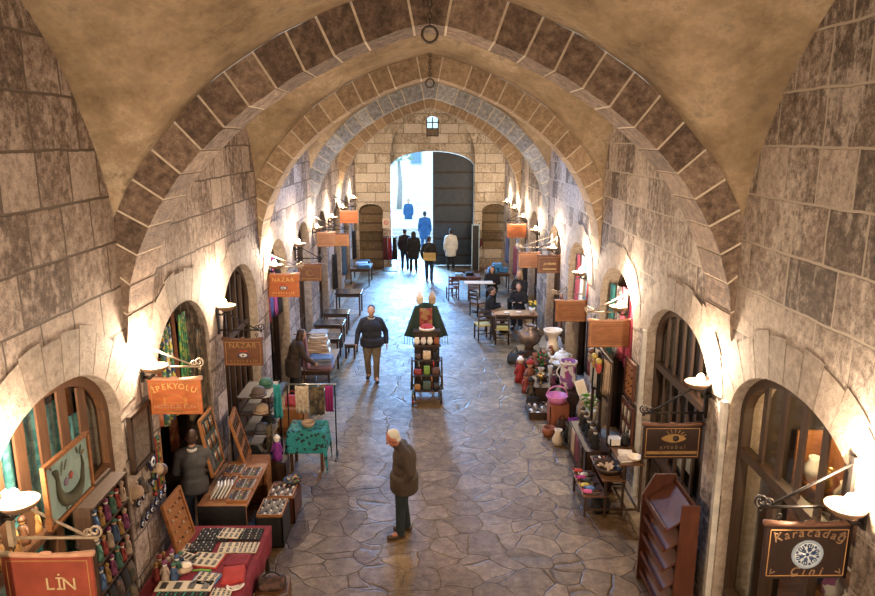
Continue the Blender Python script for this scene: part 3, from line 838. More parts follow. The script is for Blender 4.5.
# left wall signs
sign(-1, 4.92, -3.0, 2.22, .70, .46, M_SGR, M_EDG, 'maroon hanging sign lettered LİN at the lower left, cut by the frame', d_lin)
bracket(-1, 4.92, 2.56, .68, 'pale iron bracket with scrolls holding the maroon LİN sign', M_IRONL)
sign(-1, 7.6, -2.92, 2.74, .60, .43, M_SGO, M_EDG, 'orange hanging sign with yellow arched lettering beside the brightest left lamp', d_ipek)
bracket(-1, 7.6, 3.06, .66, 'pale iron bracket above the orange sign with arched lettering', M_IRONL, .25)
sign(-1, 10.4, -2.89, 2.40, .60, .43, M_SGB, M_EDGD, 'brown hanging sign lettered NAZAR before the dark pointed door, left wall', d_nazar(M_LETD))
bracket(-1, 10.4, 2.72, .68, 'dark iron bracket above the brown NAZAR sign', M_IRON)
sign(-1, 13.95, -2.98, 2.72, .64, .48, M_SGO, M_EDG, 'bright orange hanging sign lettered NAZAR with a white eye, left wall', d_nazar(M_LET))
bracket(-1, 13.95, 3.05, .68, 'iron bracket above the bright orange NAZAR sign', M_IRONL, .25)
sign(-1, 16.7, -2.91, 2.47, .58, .42, M_SGB, M_EDGD, 'dark brown board with a swirl, hanging behind the bright orange sign', d_orn)
bracket(-1, 16.7, 2.78, .66, 'iron bracket of the dark brown board with a swirl')
sign(-1, 19.4, -2.90, 2.90, .52, .40, M_SGT, M_EDG, 'small tan board hanging left of the wider brown ornament board, left wall', d_lines)
bracket(-1, 19.4, 3.2, .6, 'iron bracket of the small tan board, left wall')
sign(-1, 20.5, -2.75, 2.73, .72, .36, M_SGT, M_EDGD, 'wide brown board with ornament, hanging third from the end on the left', d_orn)
bracket(-1, 20.5, 3.0, .86, 'iron bracket of the wide brown ornament board, left wall')
sign(-1, 24.0, -2.78, 3.03, .62, .42, M_SGO, M_EDG, 'small orange board farthest down the left wall, near the stair niche', d_lines)
bracket(-1, 24.0, 3.33, .74, 'iron bracket of the farthest orange board, left wall')
# right wall signs
sign(1, 4.92, 2.96, 2.44, .68, .48, M_SGD, M_EDGD, 'dark hanging sign lettered Karacadağ Çini around a blue and white tile', d_kara)
bracket(1, 4.92, 2.78, .72, 'dark iron bracket with scrolls above the Karacadağ Çini sign', M_IRON, .36)
sign(1, 7.75, 2.88, 2.09, .70, .44, M_SGD, M_EDGD, 'dark hanging sign with an ochre eye and a yellow band, second arch right', d_eye)
bracket(1, 7.75, 2.42, .76, 'dark iron bracket above the sign with an ochre eye', M_IRON, .4)
sign(1, 11.3, 3.0, 2.43, .70, .47, M_SGT, M_EDG, 'blank orange-brown board hanging over the scarves and masks, right wall', d_lines)
bracket(1, 11.3, 2.76, .66, 'iron bracket above the blank orange-brown board, nearest of two', M_IRONL, .3)
sign(1, 14.4, 3.0, 2.06, .70, .46, M_SGT, M_EDG, 'blank orange-brown board hanging over the crockery, second of two right', d_lines)
bracket(1, 14.4, 2.40, .7, 'iron bracket above the second blank orange-brown board', M_IRONL, .42)
sign(1, 17.8, 3.08, 2.47, .62, .46, M_SGB, M_EDGD, 'brown board with looping yellow lettering in front of its plain twin, right wall', d_word('pırlanta', M_LET))
bracket(1, 17.8, 2.80, .62, 'iron bracket of the brown board with yellow lettering', M_IRON, .3)
sign(1, 18.6, 2.66, 2.44, .58, .42, M_SGB, M_EDGD, 'plain brown board half hidden behind the one with yellow lettering', d_lines)
bracket(1, 18.6, 2.76, .95, 'long iron bracket of the plain brown board, right wall', M_IRONL, .3)
sign(1, 24.0, 3.0, 2.54, .70, .46, M_SGO, M_EDG, 'orange board farthest down the right wall, near the stair niche', d_lines)
bracket(1, 24.0, 2.86, .66, 'iron bracket of the farthest orange board, right wall')
# chains and rings from the arch crowns
M_CHAIN = pm('chain_iron', (.06, .045, .035), .5, .5)
for k, (y, z0) in enumerate(((7.2, 6.66), (13.2, 6.66))):
    root = thing('hanging_ring', ('iron ring on a chain at the crown of the nearest stone arch', 'iron ring on a chain at the crown of the second stone arch')[k], 'ring', (0, y, z0))
    R = .075
    MB().tube([(R*math.cos(a), 0, R*math.sin(a)-.06) for a in [2*PI*i/18 for i in range(18)]], .014, 6, True).build('ring', M_CHAIN, root)
    c = MB(); z = .02
    for i in range(9):
        c.tube([((.022*math.cos(a) if i % 2 else 0), (0 if i % 2 else .022*math.cos(a)), z+.03+.036*math.sin(a)) for a in [2*PI*j/10 for j in range(10)]], .008, 5, True); z += .055
    c.build('chain', M_CHAIN, root)

# ------------------------------------------------------------------ people
M_SKIN = pm('skin', (.52, .30, .21), .55, var=.06)
M_SKIN2 = pm('skin_ruddy', (.40, .15, .10), .55, var=.08)
M_EYE = pm('eye_white', (.75, .72, .68), .3, var=0); M_LIP = pm('lips', (.36, .14, .11), .5)
def fuse(name, pieces, mat, parent, voxel=.011, smooth=3):
    """grows one continuous surface out of overlapping limbs"""
    mb = MB(); pieces(mb); tmp = mb.build('tmp', mat)
    r = tmp.modifiers.new('r', 'REMESH'); r.mode = 'VOXEL'; r.voxel_size = voxel; r.use_smooth_shade = True
    if smooth:
        q = tmp.modifiers.new('s', 'SMOOTH'); q.factor = .5; q.iterations = smooth
    dg = bpy.context.evaluated_depsgraph_get(); me = bpy.data.meshes.new_from_object(tmp.evaluated_get(dg)); me.name = name
    bpy.data.objects.remove(tmp)
    for p in me.polygons: p.use_smooth = True
    o = bpy.data.objects.new(name, me); COL.objects.link(o); o.parent = parent; return o
def lerp(a, b, t): return Vector(a).lerp(Vector(b), t)
STAND = dict(pelvis=(0, 0, .95), chest=(0, .0, 1.28), neck=(0, 0, 1.47), head=(0, .03, 1.64), look=(0, 1, -.08),
             shL=(-.185, 0, 1.42), shR=(.185, 0, 1.42), elL=(-.25, -.03, 1.14), elR=(.25, -.03, 1.14), wrL=(-.26, .05, .90), wrR=(.26, .05, .90),
             hipL=(-.095, 0, .93), hipR=(.095, 0, .93), knL=(-.105, .02, .50), knR=(.105, .02, .50), anL=(-.11, -.02, .085), anR=(.11, -.02, .085), toeL=None, toeR=None)
def person(label, loc, face_deg, scale, pose, jacket, trousers, shoe, hair, skin=None, girth=1.0, hem=.80, coat_open=None, collar=None, hair_long=False, bald=False, skirt=False, voxel=.012, group=None, cat='person', beard=None, sleeves=None):
    skin = skin or M_SKIN
    J = dict(STAND); J.update(pose); J = {k: (Vector(v) if v is not None else None) for k, v in J.items()}
    root = thing('person', label, cat, loc, math.radians(face_deg), group); root.scale = (scale,)*3
    look = J['look'].normalized(); hq = look.to_track_quat('Y', 'Z').to_matrix(); hc = J['head']
    up = (J['neck']-J['pelvis']).normalized(); tq = up.to_track_quat('Z', 'Y').to_matrix()
    if abs(up.z) > .999: tq = Matrix.Identity(3)
    else:
        # keep the chest facing +Y
        xax = Vector((1, 0, 0)); yv = up.cross(xax).normalized(); xv = yv.cross(up).normalized(); tq = Matrix((xv, yv, up)).transposed()
    hv = lambda p: hc+hq @ Vector(p)
    g = girth
    def torso(mb, e):
        mb.ball(lerp(J['pelvis'], J['chest'], .02), (.155*g+e, .115*g+e, .14+e), 16, 10, tq)
        mb.ball(lerp(J['pelvis'], J['chest'], .48), (.145*g+e, .112*g+e, .19+e), 16, 10, tq)
        mb.ball(J['chest'], (.165*g+e, .112*g+e, .18+e), 16, 10, tq)
        mb.limb(J['shL']*.82+J['chest']*.18, J['shR']*.82+J['chest']*.18, .060+e, .060+e)
        mb.limb(J['shL'], J['neck'], .046+e, .054+e*.6); mb.limb(J['shR'], J['neck'], .046+e, .054+e*.6)
    def toe(sd):
        t = J['toe'+sd]
        if t is None: t = J['an'+sd]+Vector((-.02 if sd == 'L' else .02, .15, -.05))
        return t
    def body(mb):
        torso(mb, 0); mb.limb(J['neck']-up*.06, hv((0, -.02, -.06)), .054, .052)
        mb.ball(hv((0, -.008, .025)), (.081, .101, .110), 16, 12, hq); mb.ball(hv((0, .028, -.05)), (.058, .062, .062), 14, 10, hq)
        mb.limb(hv((0, .055, -.10)), hv((0, .05, -.085)), .026, .03)
        mb.limb(hv((0, .088, .015)), hv((0, .112, -.028)), .010, .016)
        mb.limb(hv((-.035, .082, .032)), hv((.035, .082, .032)), .013, .013)
        for s in (-1, 1): mb.ball(hv((s*.078, -.012, -.005)), (.012, .022, .034), 8, 8, hq)
        for sd in 'LR':
            mb.limb(J['sh'+sd]-Vector((0, 0, .015)), J['el'+sd], .050, .041); mb.limb(J['el'+sd], J['wr'+sd], .040, .028)
            mb.limb(J['hip'+sd], J['kn'+sd], .085*g, .056); mb.limb(J['kn'+sd], J['an'+sd], .055, .038)
            mb.limb(J['an'+sd], toe(sd), .04, .034)
            d = (J['wr'+sd]-J['el'+sd]).normalized(); sx = -1 if sd == 'L' else 1
            fwd = Vector((0, 1, 0)); side = d.cross(fwd); side = side.normalized() if side.length > .2 else Vector((1, 0, 0))
            ac = side.cross(d).normalized()      # across the palm
            pc = J['wr'+sd]+d*.05; mb.ball(pc, (.040, .018, .05), 12, 8, Matrix((ac, side, d)).transposed())
            for k, (o_, L) in enumerate(((-.028, .062), (-.009, .074), (.010, .070), (.028, .055))):
                a0 = pc+ac*o_+d*.03; a1 = a0+d*L*.55; a2 = a1+(d*.75-side*sx*.55).normalized()*L*.5
                mb.limb(a0, a1, .0105, .0100, 6); mb.limb(a1, a2, .0100, .0090, 6)
            t0 = J['wr'+sd]+d*.03+ac*.025; t1 = t0+(ac*.75+d*.6).normalized()*.04; mb.limb(t0, t1, .013, .012, 6); mb.limb(t1, t1+d*.03, .012, .010, 6)
    fuse('body', body, skin, root, voxel*.8, 2)
    def shirt(mb):
        torso(mb, .028)
        ax = (J['pelvis']-J['chest']).normalized()
        hemc = J['pelvis']+Vector((0, 0, -1))*(J['pelvis'].z-hem) if hem < J['pelvis'].z else J['pelvis']
        if hem < J['pelvis'].z:
            n = 9
            for i in range(n+1): mb.ball(lerp(J['pelvis'], hemc, i/n)+Vector((0, 0, .04)), (.185*g+.02, .145*g+.02, .07), 18, 8)
        for sd in 'LR':
            mb.limb(J['sh'+sd]-Vector((0, 0, .015)), J['el'+sd], .076*(1+(g-1)*.35), .066); w_ = lerp(J['el'+sd], J['wr'+sd], .97); mb.limb(J['el'+sd], w_, .066, .050)
        mb.limb(J['neck']-up*.03, J['neck']+up*.015, .072, .066)
    fuse('jacket', shirt, jacket, root, voxel, 4)
    if sleeves:
        for sd in 'LR':
            def sl(mb):
                a = lerp(J['sh'+sd], J['el'+sd], .05); out = Vector((-.012 if sd == 'L' else .012, 0, .004))
                mb.limb(a+out, J['el'+sd]+out, .078*g, .068); mb.limb(J['el'+sd]+out, lerp(J['el'+sd], J['wr'+sd], .55)+out, .068, .060)
            fuse('sleeve', sl, sleeves, root, voxel, 2)
    def legs(mb):
        mb.ball(J['pelvis']-Vector((0, 0, .03)), (.165*g, .125*g, .12), 16, 10)
        for sd in 'LR':
            mb.limb(J['hip'+sd], J['kn'+sd], .103*g, .078); mb.limb(J['kn'+sd], J['an'+sd]+Vector((0, -.005, .0)), .078, .066)
        if skirt:
            for i in range(9): t = i/8; mb.ball(lerp(J['pelvis'], (J['anL']+J['anR'])/2, t*.9), (.18+.06*t, .14+.08*t, .07), 16, 8)
    fuse('trousers' if not skirt else 'skirt', legs, trousers, root, voxel, 3)
    for sd in 'LR':
        def sh(mb):
            t = toe(sd); a = J['an'+sd]; dirn = (t-a); dirn.z = 0; dirn.normalize(); base = a.z-.045
            mb.limb((a.x-dirn.x*.05, a.y-dirn.y*.05, base), (t.x+dirn.x*.02, t.y+dirn.y*.02, base-.006), .046, .042); mb.limb(a+Vector((0, 0, .02)), a-Vector((0, 0, .02)), .055, .05)
        fuse('shoe', sh, shoe, root, .012, 2)
    def hr(mb):
        if bald:
            mb.ball(hv((0, -.040, .0)), (.082, .078, .085), 14, 10, hq)
            for s in (-1, 1): mb.ball(hv((s*.066, -.005, -.005)), (.022, .05, .045), 10, 8, hq)
        else:
            mb.ball(hv((0, -.028, .052)), (.085, .098, .092), 14, 10, hq); mb.ball(hv((0, -.055, -.005)), (.078, .062, .085), 14, 10, hq)
            if hair_long:
                mb.ball(hv((0, -.06, -.08)), (.085, .06, .12), 14, 10, hq)
                for s in (-1, 1): mb.limb(hv((s*.075, -.01, .02)), hv((s*.08, .0, -.13)), .03, .03)
    fuse('hair', hr, hair, root, .010, 2)
    for s in (-1, 1): MB().ball(hv((s*.032, .083, .012)), (.013, .010, .008), 8, 6, hq).build('eye', M_EYE, root)
    MB().ball(hv((0, .090, -.062)), (.024, .008, .007), 8, 6, hq).build('mouth', M_LIP, root)
    if beard:
        MB().ball(hv((0, .085, -.046)), (.030, .014, .009), 8, 6, hq).build('moustache', beard, root)
    if collar:
        def cl(mb): mb.tube([J['neck']+up*.01+Vector((.078*math.cos(a), .072*math.sin(a)+.005, .012*math.cos(a*2))) for a in [2*PI*i/16 for i in range(16)]], .026, 8, True)
        mb = MB(); cl(mb); mb.build('collar', collar, root)
    return root

NAVY = pm('cloth_navy', (.012, .016, .028), .85, var=.3); BROWNJ = pm('cloth_dark_brown', (.045, .030, .021), .85, var=.3)
BLK = pm('cloth_black', (.012, .011, .012), .9, var=.3); KHAKI = pm('cloth_khaki', (.17, .135, .095), .9, var=.15)
TEALD = pm('cloth_dark_teal', (.012, .022, .026), .9); GREYV = pm('cloth_grey', (.075, .075, .08), .9, var=.15); GREYS = pm('cloth_mid_grey', (.30, .29, .29), .9)
JEANS = pm('cloth_jeans', (.018, .028, .055), .9); OFFW = pm('cloth_offwhite', (.62, .60, .57), .9, var=.08); PLUM = pm('cloth_plum', (.10, .022, .032), .9)
HAIRB = pm('hair_black', (.012, .009, .008), .6); HAIRW = pm('hair_white', (.60, .57, .52), .7); HAIRG = pm('hair_fair', (.35, .24, .13), .6); HAIRD = pm('hair_brown', (.045, .022, .014), .6)
SHOEB = pm('shoe_black', (.018, .015, .013), .45); SHOEN = pm('shoe_brown', (.06, .035, .022), .5)
BLUEC = pm('cloth_blue', (.02, .08, .20), .9)

person('old man with white hair in a dark brown jacket standing alone on the flagstones', (-.40, 9.20, 0), 98, .95,
       dict(pelvis=(0, -.02, .95), chest=(0, -.03, 1.27), neck=(0, .04, 1.45), head=(0, .14, 1.58), look=(-.05, 1, -.45), shL=(-.185, -.02, 1.41), shR=(.185, -.02, 1.41), elL=(-.27, -.09, 1.12), elR=(.27, -.07, 1.12), wrL=(-.17, .05, .86), wrR=(.17, .05, .86),
            knL=(-.10, .05, .50), anL=(-.10, .06, .085), anR=(.10, -.06, .085), knR=(.10, -.01, .5)),
       BROWNJ, TEALD, SHOEN, HAIRW, M_SKIN2, 1.38, hem=.74, collar=BROWNJ, beard=HAIRW)
person('man in a navy jacket with grey collar and khaki trousers walking towards the viewer', (-1.38, 15.9, 0), 182, 1.04,
       dict(elL=(-.31, -.07, 1.15), elR=(.31, .02, 1.15), wrL=(-.33, -.0, .90), wrR=(.34, .14, .93), knL=(-.10, .12, .52), anL=(-.09, .10, .10), toeL=(-.12, .26, .07), anR=(.10, -.16, .11), knR=(.11, .00, .50), toeR=(.12, -.02, .05)),
       NAVY, KHAKI, SHOEB, HAIRB, M_SKIN, 1.38, hem=.82, collar=GREYS)
person('stallholder with white collar, seen from behind in the scarf shop doorway', (-3.34, 9.12, 0), 18, .94,
       dict(wrL=(-.16, .24, 1.02), elL=(-.25, .05, 1.12), wrR=(.20, .26, 1.05), elR=(.26, .05, 1.13)), GREYV, JEANS, SHOEB, HAIRD, M_SKIN, 1.0, hem=.78, collar=OFFW)
bagman = person('man in dark clothes walking away with a yellow bag across his back', (-.05, 28.0, 0), -4, 1.03, dict(knL=(-.1, .08, .5), anL=(-.1, .12, .085), anR=(.1, -.14, .1), elL=(-.29, .0, 1.14), elR=(.29, .0, 1.14)),
       BLK, JEANS, SHOEB, HAIRB, girth=1.15, voxel=.016)
bg_ = thing('shoulder_bag', 'yellow-tan bag carried by the man walking towards the door', 'bag', (-.03, 27.75, .86))
MB().box((0, 0, .17), (.50, .12, .32)).build('bag_body', pm('bag_yellow', (.50, .36, .13), .7), bg_, bevel=.03)
MB().box((0, -.066, .24), (.48, .012, .16)).build('flap', pm('bag_tan', (.42, .28, .10), .7), bg_)
MB().tube([(-.22, .0, .32), (-.16, -.02, .52), (.0, .0, .66), (.14, .12, .72), (.2, .25, .6)], .016, 6).build('strap', pm('bag_strap', (.06, .045, .03), .7), bg_)
person('person in a long off-white coat standing in front of the closed door leaf', (.90, 30.5, 0), 5, 1.02, {}, OFFW, BLK, SHOEB, HAIRB, girth=1.15, hem=.60, voxel=.016)
person('person in black with long dark hair walking out, right one of the pair', (-.72, 30.1, 0), 8, 1.0, dict(knL=(-.1, .08, .5), anL=(-.1, .12, .085), anR=(.1, -.1, .1)), BLK, BLK, SHOEB, HAIRB, girth=1.2, hem=.55, hair_long=True, voxel=.016)
person('person in black walking out, left one of the pair near the open doorway', (-1.12, 30.62, 0), -5, 1.02, dict(knR=(.1, .08, .5), anR=(.1, .12, .085)), BLK, JEANS, SHOEB, HAIRB, girth=1.1, voxel=.016)
person('tall figure in blue outside in the lane, nearer the dark door leaf', (-.28, 35.9, 0), 0, 1.15, {}, BLUEC, BLUEC, SHOEB, HAIRB, girth=1.25, hem=.55, voxel=.018)
person('smaller figure in blue farther out in the lane', (-1.35, 43.6, .16), 180, 1.05, {}, BLUEC, BLUEC, SHOEB, HAIRB, girth=1.2, hem=.5, voxel=.018)
SIT = dict(pelvis=(0, 0, .53), chest=(0, .03, .86), neck=(0, .05, 1.06), head=(0, .09, 1.22), look=(0, 1, -.15), shL=(-.18, .04, 1.01), shR=(.18, .04, 1.01), elL=(-.24, .10, .78), elR=(.24, .10, .78), wrL=(-.12, .32, .80), wrR=(.12, .32, .80),
           hipL=(-.09, .02, .50), hipR=(.09, .02, .50), knL=(-.11, .42, .50), knR=(.11, .42, .50), anL=(-.11, .40, .085), anR=(.11, .40, .085))
person('fair-haired woman in black seated behind the cafe table, facing the aisle', (2.95, 22.35, 0), 140, 1.08, SIT, BLK, BLK, SHOEB, HAIRG, girth=1.25, hem=.5, hair_long=True, voxel=.015)
person('dark-haired seated guest at the left side of the cafe table', (1.75, 20.3, 0), -95, 1.0, SIT, BLK, BLK, SHOEB, HAIRD, girth=1.1, hem=.5, voxel=.015)
person('seated guest in black behind the wall end of the cafe table', (2.72, 20.95, 0), 165, 1.0, SIT, BLK, BLK, SHOEB, HAIRD, girth=1.1, hem=.5, voxel=.015)
person('seated guest partly hidden behind the white-topped pedestal table', (2.15, 23.85, 0), 170, 1.0, SIT, BLK, BLK, SHOEB, HAIRB, girth=1.1, hem=.5, hair_long=True, voxel=.016)
person('dark-haired person in a brown coat leaning by the scarf stacks, left wall', (-3.0, 14.62, 0), -60, .93, dict(chest=(0, .08, 1.25), neck=(0, .16, 1.42), head=(0, .24, 1.57), look=(0, 1, -.3), shL=(-.18, .13, 1.37), shR=(.18, .13, 1.37), wrL=(-.16, .45, .90), elL=(-.25, .22, 1.10), wrR=(.18, .45, .88), elR=(.26, .22, 1.08)),
       BROWNJ, BLK, SHOEB, HAIRD, hem=.6, hair_long=True, girth=1.15, voxel=.015)

# ------------------------------------------------------------------ goods: makers (each returns the thing)
RX = Matrix.Rotation(PI/2, 3, 'X')
def quadbox(mb, c, u, v, n, w, h, t):
    """a thin board with axes u (width), v (height), n (normal)"""
    R = Matrix((Vector(u).normalized(), Vector(v).normalized(), Vector(n).normalized())).transposed()
    return mb.box(c, (w, h, t), R)
def table(name, label, loc, w, d, h, top, legm, cat='table', rz=0, shelf=None, group=None, skirt=None):
    r = thing(name, label, cat, loc, rz, group)
    MB().box((0, 0, h-.02), (w, d, .04)).build('tabletop', top, r, bevel=.006)
    for sx in (-1, 1):
        for sy in (-1, 1): MB().box((sx*(w/2-.05), sy*(d/2-.05), (h-.04)/2), (.05, .05, h-.04)).build('leg', legm, r)
    a = MB(); 
    for s in (-1, 1): a.box((0, s*(d/2-.05), h-.08), (w-.14, .02, .08))
    a2 = MB()
    MB().box((0, -(d/2-.05), h-.085), (w-.14, .02, .08)).build('apron', legm, r); MB().box((0, (d/2-.05), h-.085), (w-.14, .02, .08)).build('apron', legm, r)
    if shelf: MB().box((0, 0, shelf), (w-.1, d-.1, .03)).build('shelf', legm, r)
    return r
def chair(label, loc, rz, wood, seatm, group=None):
    r = thing('chair', label, 'chair', loc, rz, group)
    MB().box((0, 0, .44), (.40, .40, .045)).build('seat', seatm, r, bevel=.01)
    for sx in (-1, 1):
        MB().bar((sx*.18, .18, 0), (sx*.18, .18, .44), .04).build('leg', wood, r)
        MB().tube([(sx*.18, -.18, 0), (sx*.18, -.18, .45), (sx*.18, -.23, .90)], .021, 8).build('leg', wood, r)
    for z in (.60, .72, .85): MB().bar((-.18, -.195-.04*(z-.45)/.45, z), (.18, -.195-.04*(z-.45)/.45, z), .02, .06).build('back_rail', wood, r)
    for y in (-.18, .18): MB().bar((-.18, y, .2), (.18, y, .2), .025).build('stretcher', wood, r)
    return r
def box_crate(name, label, loc, d, mat, cat='box', rz=0, lid=None, group=None):
    r = thing(name, label, cat, loc, rz, group); w, l, h = d
    b = MB(); t = .018
    b.box((0, 0, t/2), (w, l, t)); b.box((-w/2+t/2, 0, h/2), (t, l, h)); b.box((w/2-t/2, 0, h/2), (t, l, h)); b.box((0, -l/2+t/2, h/2), (w, t, h)); b.box((0, l/2-t/2, h/2), (w, t, h))
    b.build('crate_body', mat, r)
    MB().box((0, 0, h-.01), (w-.03, l-.03, .02)).build('crate_top', lid or mat, r)
    return r
def vase(name, label, loc, prof, mat, cat='vase', n=20, handles=0, hmat=None, rz=0, spout=False, lid=None, band=None, hr=.1, group=None):
    r = thing(name, label, cat, loc, rz, group)
    inner = [(max(.004, a-.012), b) for a, b in reversed(prof[1:])]
    MB().lathe(prof+inner, (0, 0, 0), n).build('vessel', mat, r)
    H_ = prof[-1][1]; mr = max(a for a, b in prof)
    for k in range(handles):
        s = 1 if k == 0 else -1
        MB().tube([(s*(mr*.75+hr*.9*math.sin(PI*i/10)), 0, H_*.35+H_*.5*i/10) for i in range(11)], .014, 8).build('handle', hmat or mat, r)
    if spout: MB().tube([(-mr*.8, 0, H_*.35), (-mr*1.4, 0, H_*.6), (-mr*1.6, 0, H_*.95)], [.03, .022, .014], 8).build('spout', hmat or mat, r)
    if lid: MB().lathe([(prof[-1][0]*1.05, 0), (prof[-1][0]*.8, .03), (.02, .05), (.018, .07), (.025, .085), (.0, .095)], (0, 0, H_), n).build('lid', lid, r)
    if band:
        for z, rr_, m in band: MB().lathe([(rr_, z-.02), (rr_+.006, z), (rr_, z+.02)], (0, 0, 0), n, cap=False).build('band', m, r)
    return r
def doll(label, loc, h, dress, head=None, hat=None, cat='doll', group=None, rz=0, name='doll'):
    r = thing(name, label, cat, loc, rz, group); k = h/.4
    MB().lathe([(.085*k, 0), (.07*k, .10*k), (.04*k, .2*k), (.05*k, .26*k), (.02*k, .29*k)], (0, 0, 0), 12).build('dress', dress, r)
    MB().ball((0, 0, .33*k), (.045*k, .045*k, .05*k)).build('head', head or M_SKIN, r)
    MB().lathe([(.055*k, 0), (.05*k, .03*k), (.01*k, .07*k)], (0, 0, .345*k), 12).build('hat', hat or dress, r)
    for s in (-1, 1): MB().limb((s*.045*k, 0, .25*k), (s*.085*k, -.02*k, .14*k), .018*k, .013*k, 8).build('arm', dress, r)
    return r
def bag(name, label, loc, w, d, h, mat, strap, cat='bag', rz=0, group=None):
    r = thing(name, label, cat, loc, rz, group)
    m = MB(); 
    ring = lambda z, a, b: [(a*math.copysign(abs(math.cos(t))**.6, math.cos(t)), b*math.copysign(abs(math.sin(t))**.6, math.sin(t)), z) for t in [2*PI*i/20 for i in range(20)]]
    lv = [(0, .8, .9), (.15, 1, 1.05), (.5, .98, 1), (.85, .9, .6), (1, .86, .35)]; vs = []
    for z, a, b in lv: vs += ring(z*h, w/2*a, d/2*b)
    fs = [(i*20+k, i*20+(k+1) % 20, (i+1)*20+(k+1) % 20, (i+1)*20+k) for i in range(4) for k in range(20)]+[tuple(range(19, -1, -1)), tuple(range(80, 100))]
    m.add(vs, fs, True).build('bag_body', mat, r)
    MB().tube([(-w*.3+w*.6*i/10, 0, h*.95+h*.5*math.sin(PI*i/10)) for i in range(11)], .010, 6).build('handle', strap, r)
    return r
def cloth(name, label, loc, w, h, mat, cat='scarf', folds=4, amp=.03, rz=0, group=None, tilt=0.0, hanger=None, taper=0.0, cat2=None, seed=0, th=.012, fringe=None, cord=0):
    """a length of cloth hanging from its top edge"""
    r = thing(name, label, cat, loc, rz, group); ph = seed*1.7
    def f(u, v):
        a = amp*(.35+.65*v); x = (u-.5)*w*(1-taper*(1-v)); y = a*math.sin(2*PI*folds*u+ph+.6*v)+tilt*v
        return (x, y, -v*h-.02*math.sin(PI*u)*(1-v)), (0, -1, 0)
    MB().sheet(f, 6*folds, 8, th).build('cloth', mat, r)
    if fringe:
        m = MB(); k = int(w/.05)
        for i in range(k):
            x = -w/2+w*(i+.5)/k; m.tube([(x, 0, -h+.01), (x+.004, 0, -h-.06)], .006, 5)
        m.build('fringe', fringe, r)
    if cord > .02: MB().tube([(0, 0, -.03), (0, 0, cord)], .006, 6).build('cord', M_WOOD, r)
    if hanger: MB().tube([(-w/2, 0, .012), (w/2, 0, .012)], .012, 8).build('rail', hanger, r)
    return r
def tray(label, loc, w, d, base, bits, rows, cols, cat='tray', rz=0, tilt=0.0, group=None, name='jewellery_tray', bit=.02, rim=None, h=.025):
    r = thing(name, label, cat, loc, rz, group); r.rotation_euler[0] = tilt
    MB().box((0, 0, h/2), (w, d, h)).build('base', base, r, bevel=.003)
    if rim:
        for a, s in (((0, d/2, h*.7), (w, .015, h*1.6)), ((0, -d/2, h*.7), (w, .015, h*1.6)), ((w/2, 0, h*.7), (.015, d, h*1.6)), ((-w/2, 0, h*.7), (.015, d, h*1.6))): MB().box(a, s).build('rim', rim, r)
    rr_ = random.Random(int(abs(loc[0]*100+loc[1]*37))); mats = bits if isinstance(bits, (list, tuple)) else [bits]
    for k, mt in enumerate(mats):
        m = MB(); c = 0
        for i in range(rows):
            for j in range(cols):
                c += 1
                if c % len(mats) != k: continue
                x = -w/2+w*(j+.5)/cols+rr_.uniform(-.004, .004); y = -d/2+d*(i+.5)/rows
                m.ball((x, y, h+bit*.3), (bit*.7, bit*1.3, bit*.6), 8, 5, Matrix.Rotation(rr_.uniform(-.4, .4), 3, 'Z'))
        if m.v: o = m.build('trinkets', mt, r); o['kind'] = 'stuff'
    return r
def card(label, loc, w, d, bits, rows, cols, rz=0, tilt=0, base=None, edge=None, group=None):
    r = thing('earring_card', label, 'card', loc, rz, group); r.rotation_euler[0] = tilt
    if edge: MB().box((0, 0, .004), (w+.05, d+.05, .008)).build('backing', edge, r)
    MB().box((0, 0, .014), (w, d, .012)).build('card_face', base or M_CARD, r)
    m = MB()
    for i in range(rows):
        for j in range(cols):
            x = -w/2+w*(j+.5)/cols; y = -d/2+d*(i+.5)/rows
            m.box((x, y, .023), (w/cols*.45, d/rows*.62, .008)); m.ball((x, y+d/rows*.25, .026), .009, 6, 4)
    o = m.build('earrings', bits, r); o['kind'] = 'stuff'
    return r
def board(name, label, c, u, v, w, h, face, frame, bits=None, rows=0, cols=0, cat='display board', strips=False):
    """a display board leaning or hanging in the plane (u,v)"""
    u = Vector(u).normalized(); v = Vector(v).normalized(); n = u.cross(v)
    r = thing(name, label, cat, c)
    m = MB(); quadbox(m, (0, 0, 0), u, v, n, w, h, .025); m.build('panel', face, r)
    for s in (-1, 1):
        m = MB(); quadbox(m, u*s*(w/2-.015)+n*.012, u, v, n, .035, h+.01, .035); m.build('frame_side', frame, r)
        m = MB(); quadbox(m, v*s*(h/2-.015)+n*.012, u, v, n, w+.01, .035, .035); m.build('frame_rail', frame, r)
    if bits:
        mats = bits if isinstance(bits, (list, tuple)) else [bits]; rr_ = random.Random(int(abs(c[1]*91)))
        for k, mt in enumerate(mats):
            m = MB(); q = 0
            for i in range(rows):
                for j in range(cols):
                    q += 1
                    if q % len(mats) != k: continue
                    p = u*(-w/2+.05+(w-.1)*(j+.5)/cols)+v*(-h/2+.05+(h-.1)*(i+.5)/rows)+n*.025
                    if strips: m.tube([p+v*(h/rows*.32), p, p-v*(h/rows*.32)], [.008, .014, .006], 6)
                    else: m.ball(p, rr_.uniform(.012, .022), 7, 5)
            if m.v: o = m.build('trinkets', mt, r); o['kind'] = 'stuff'
    return r
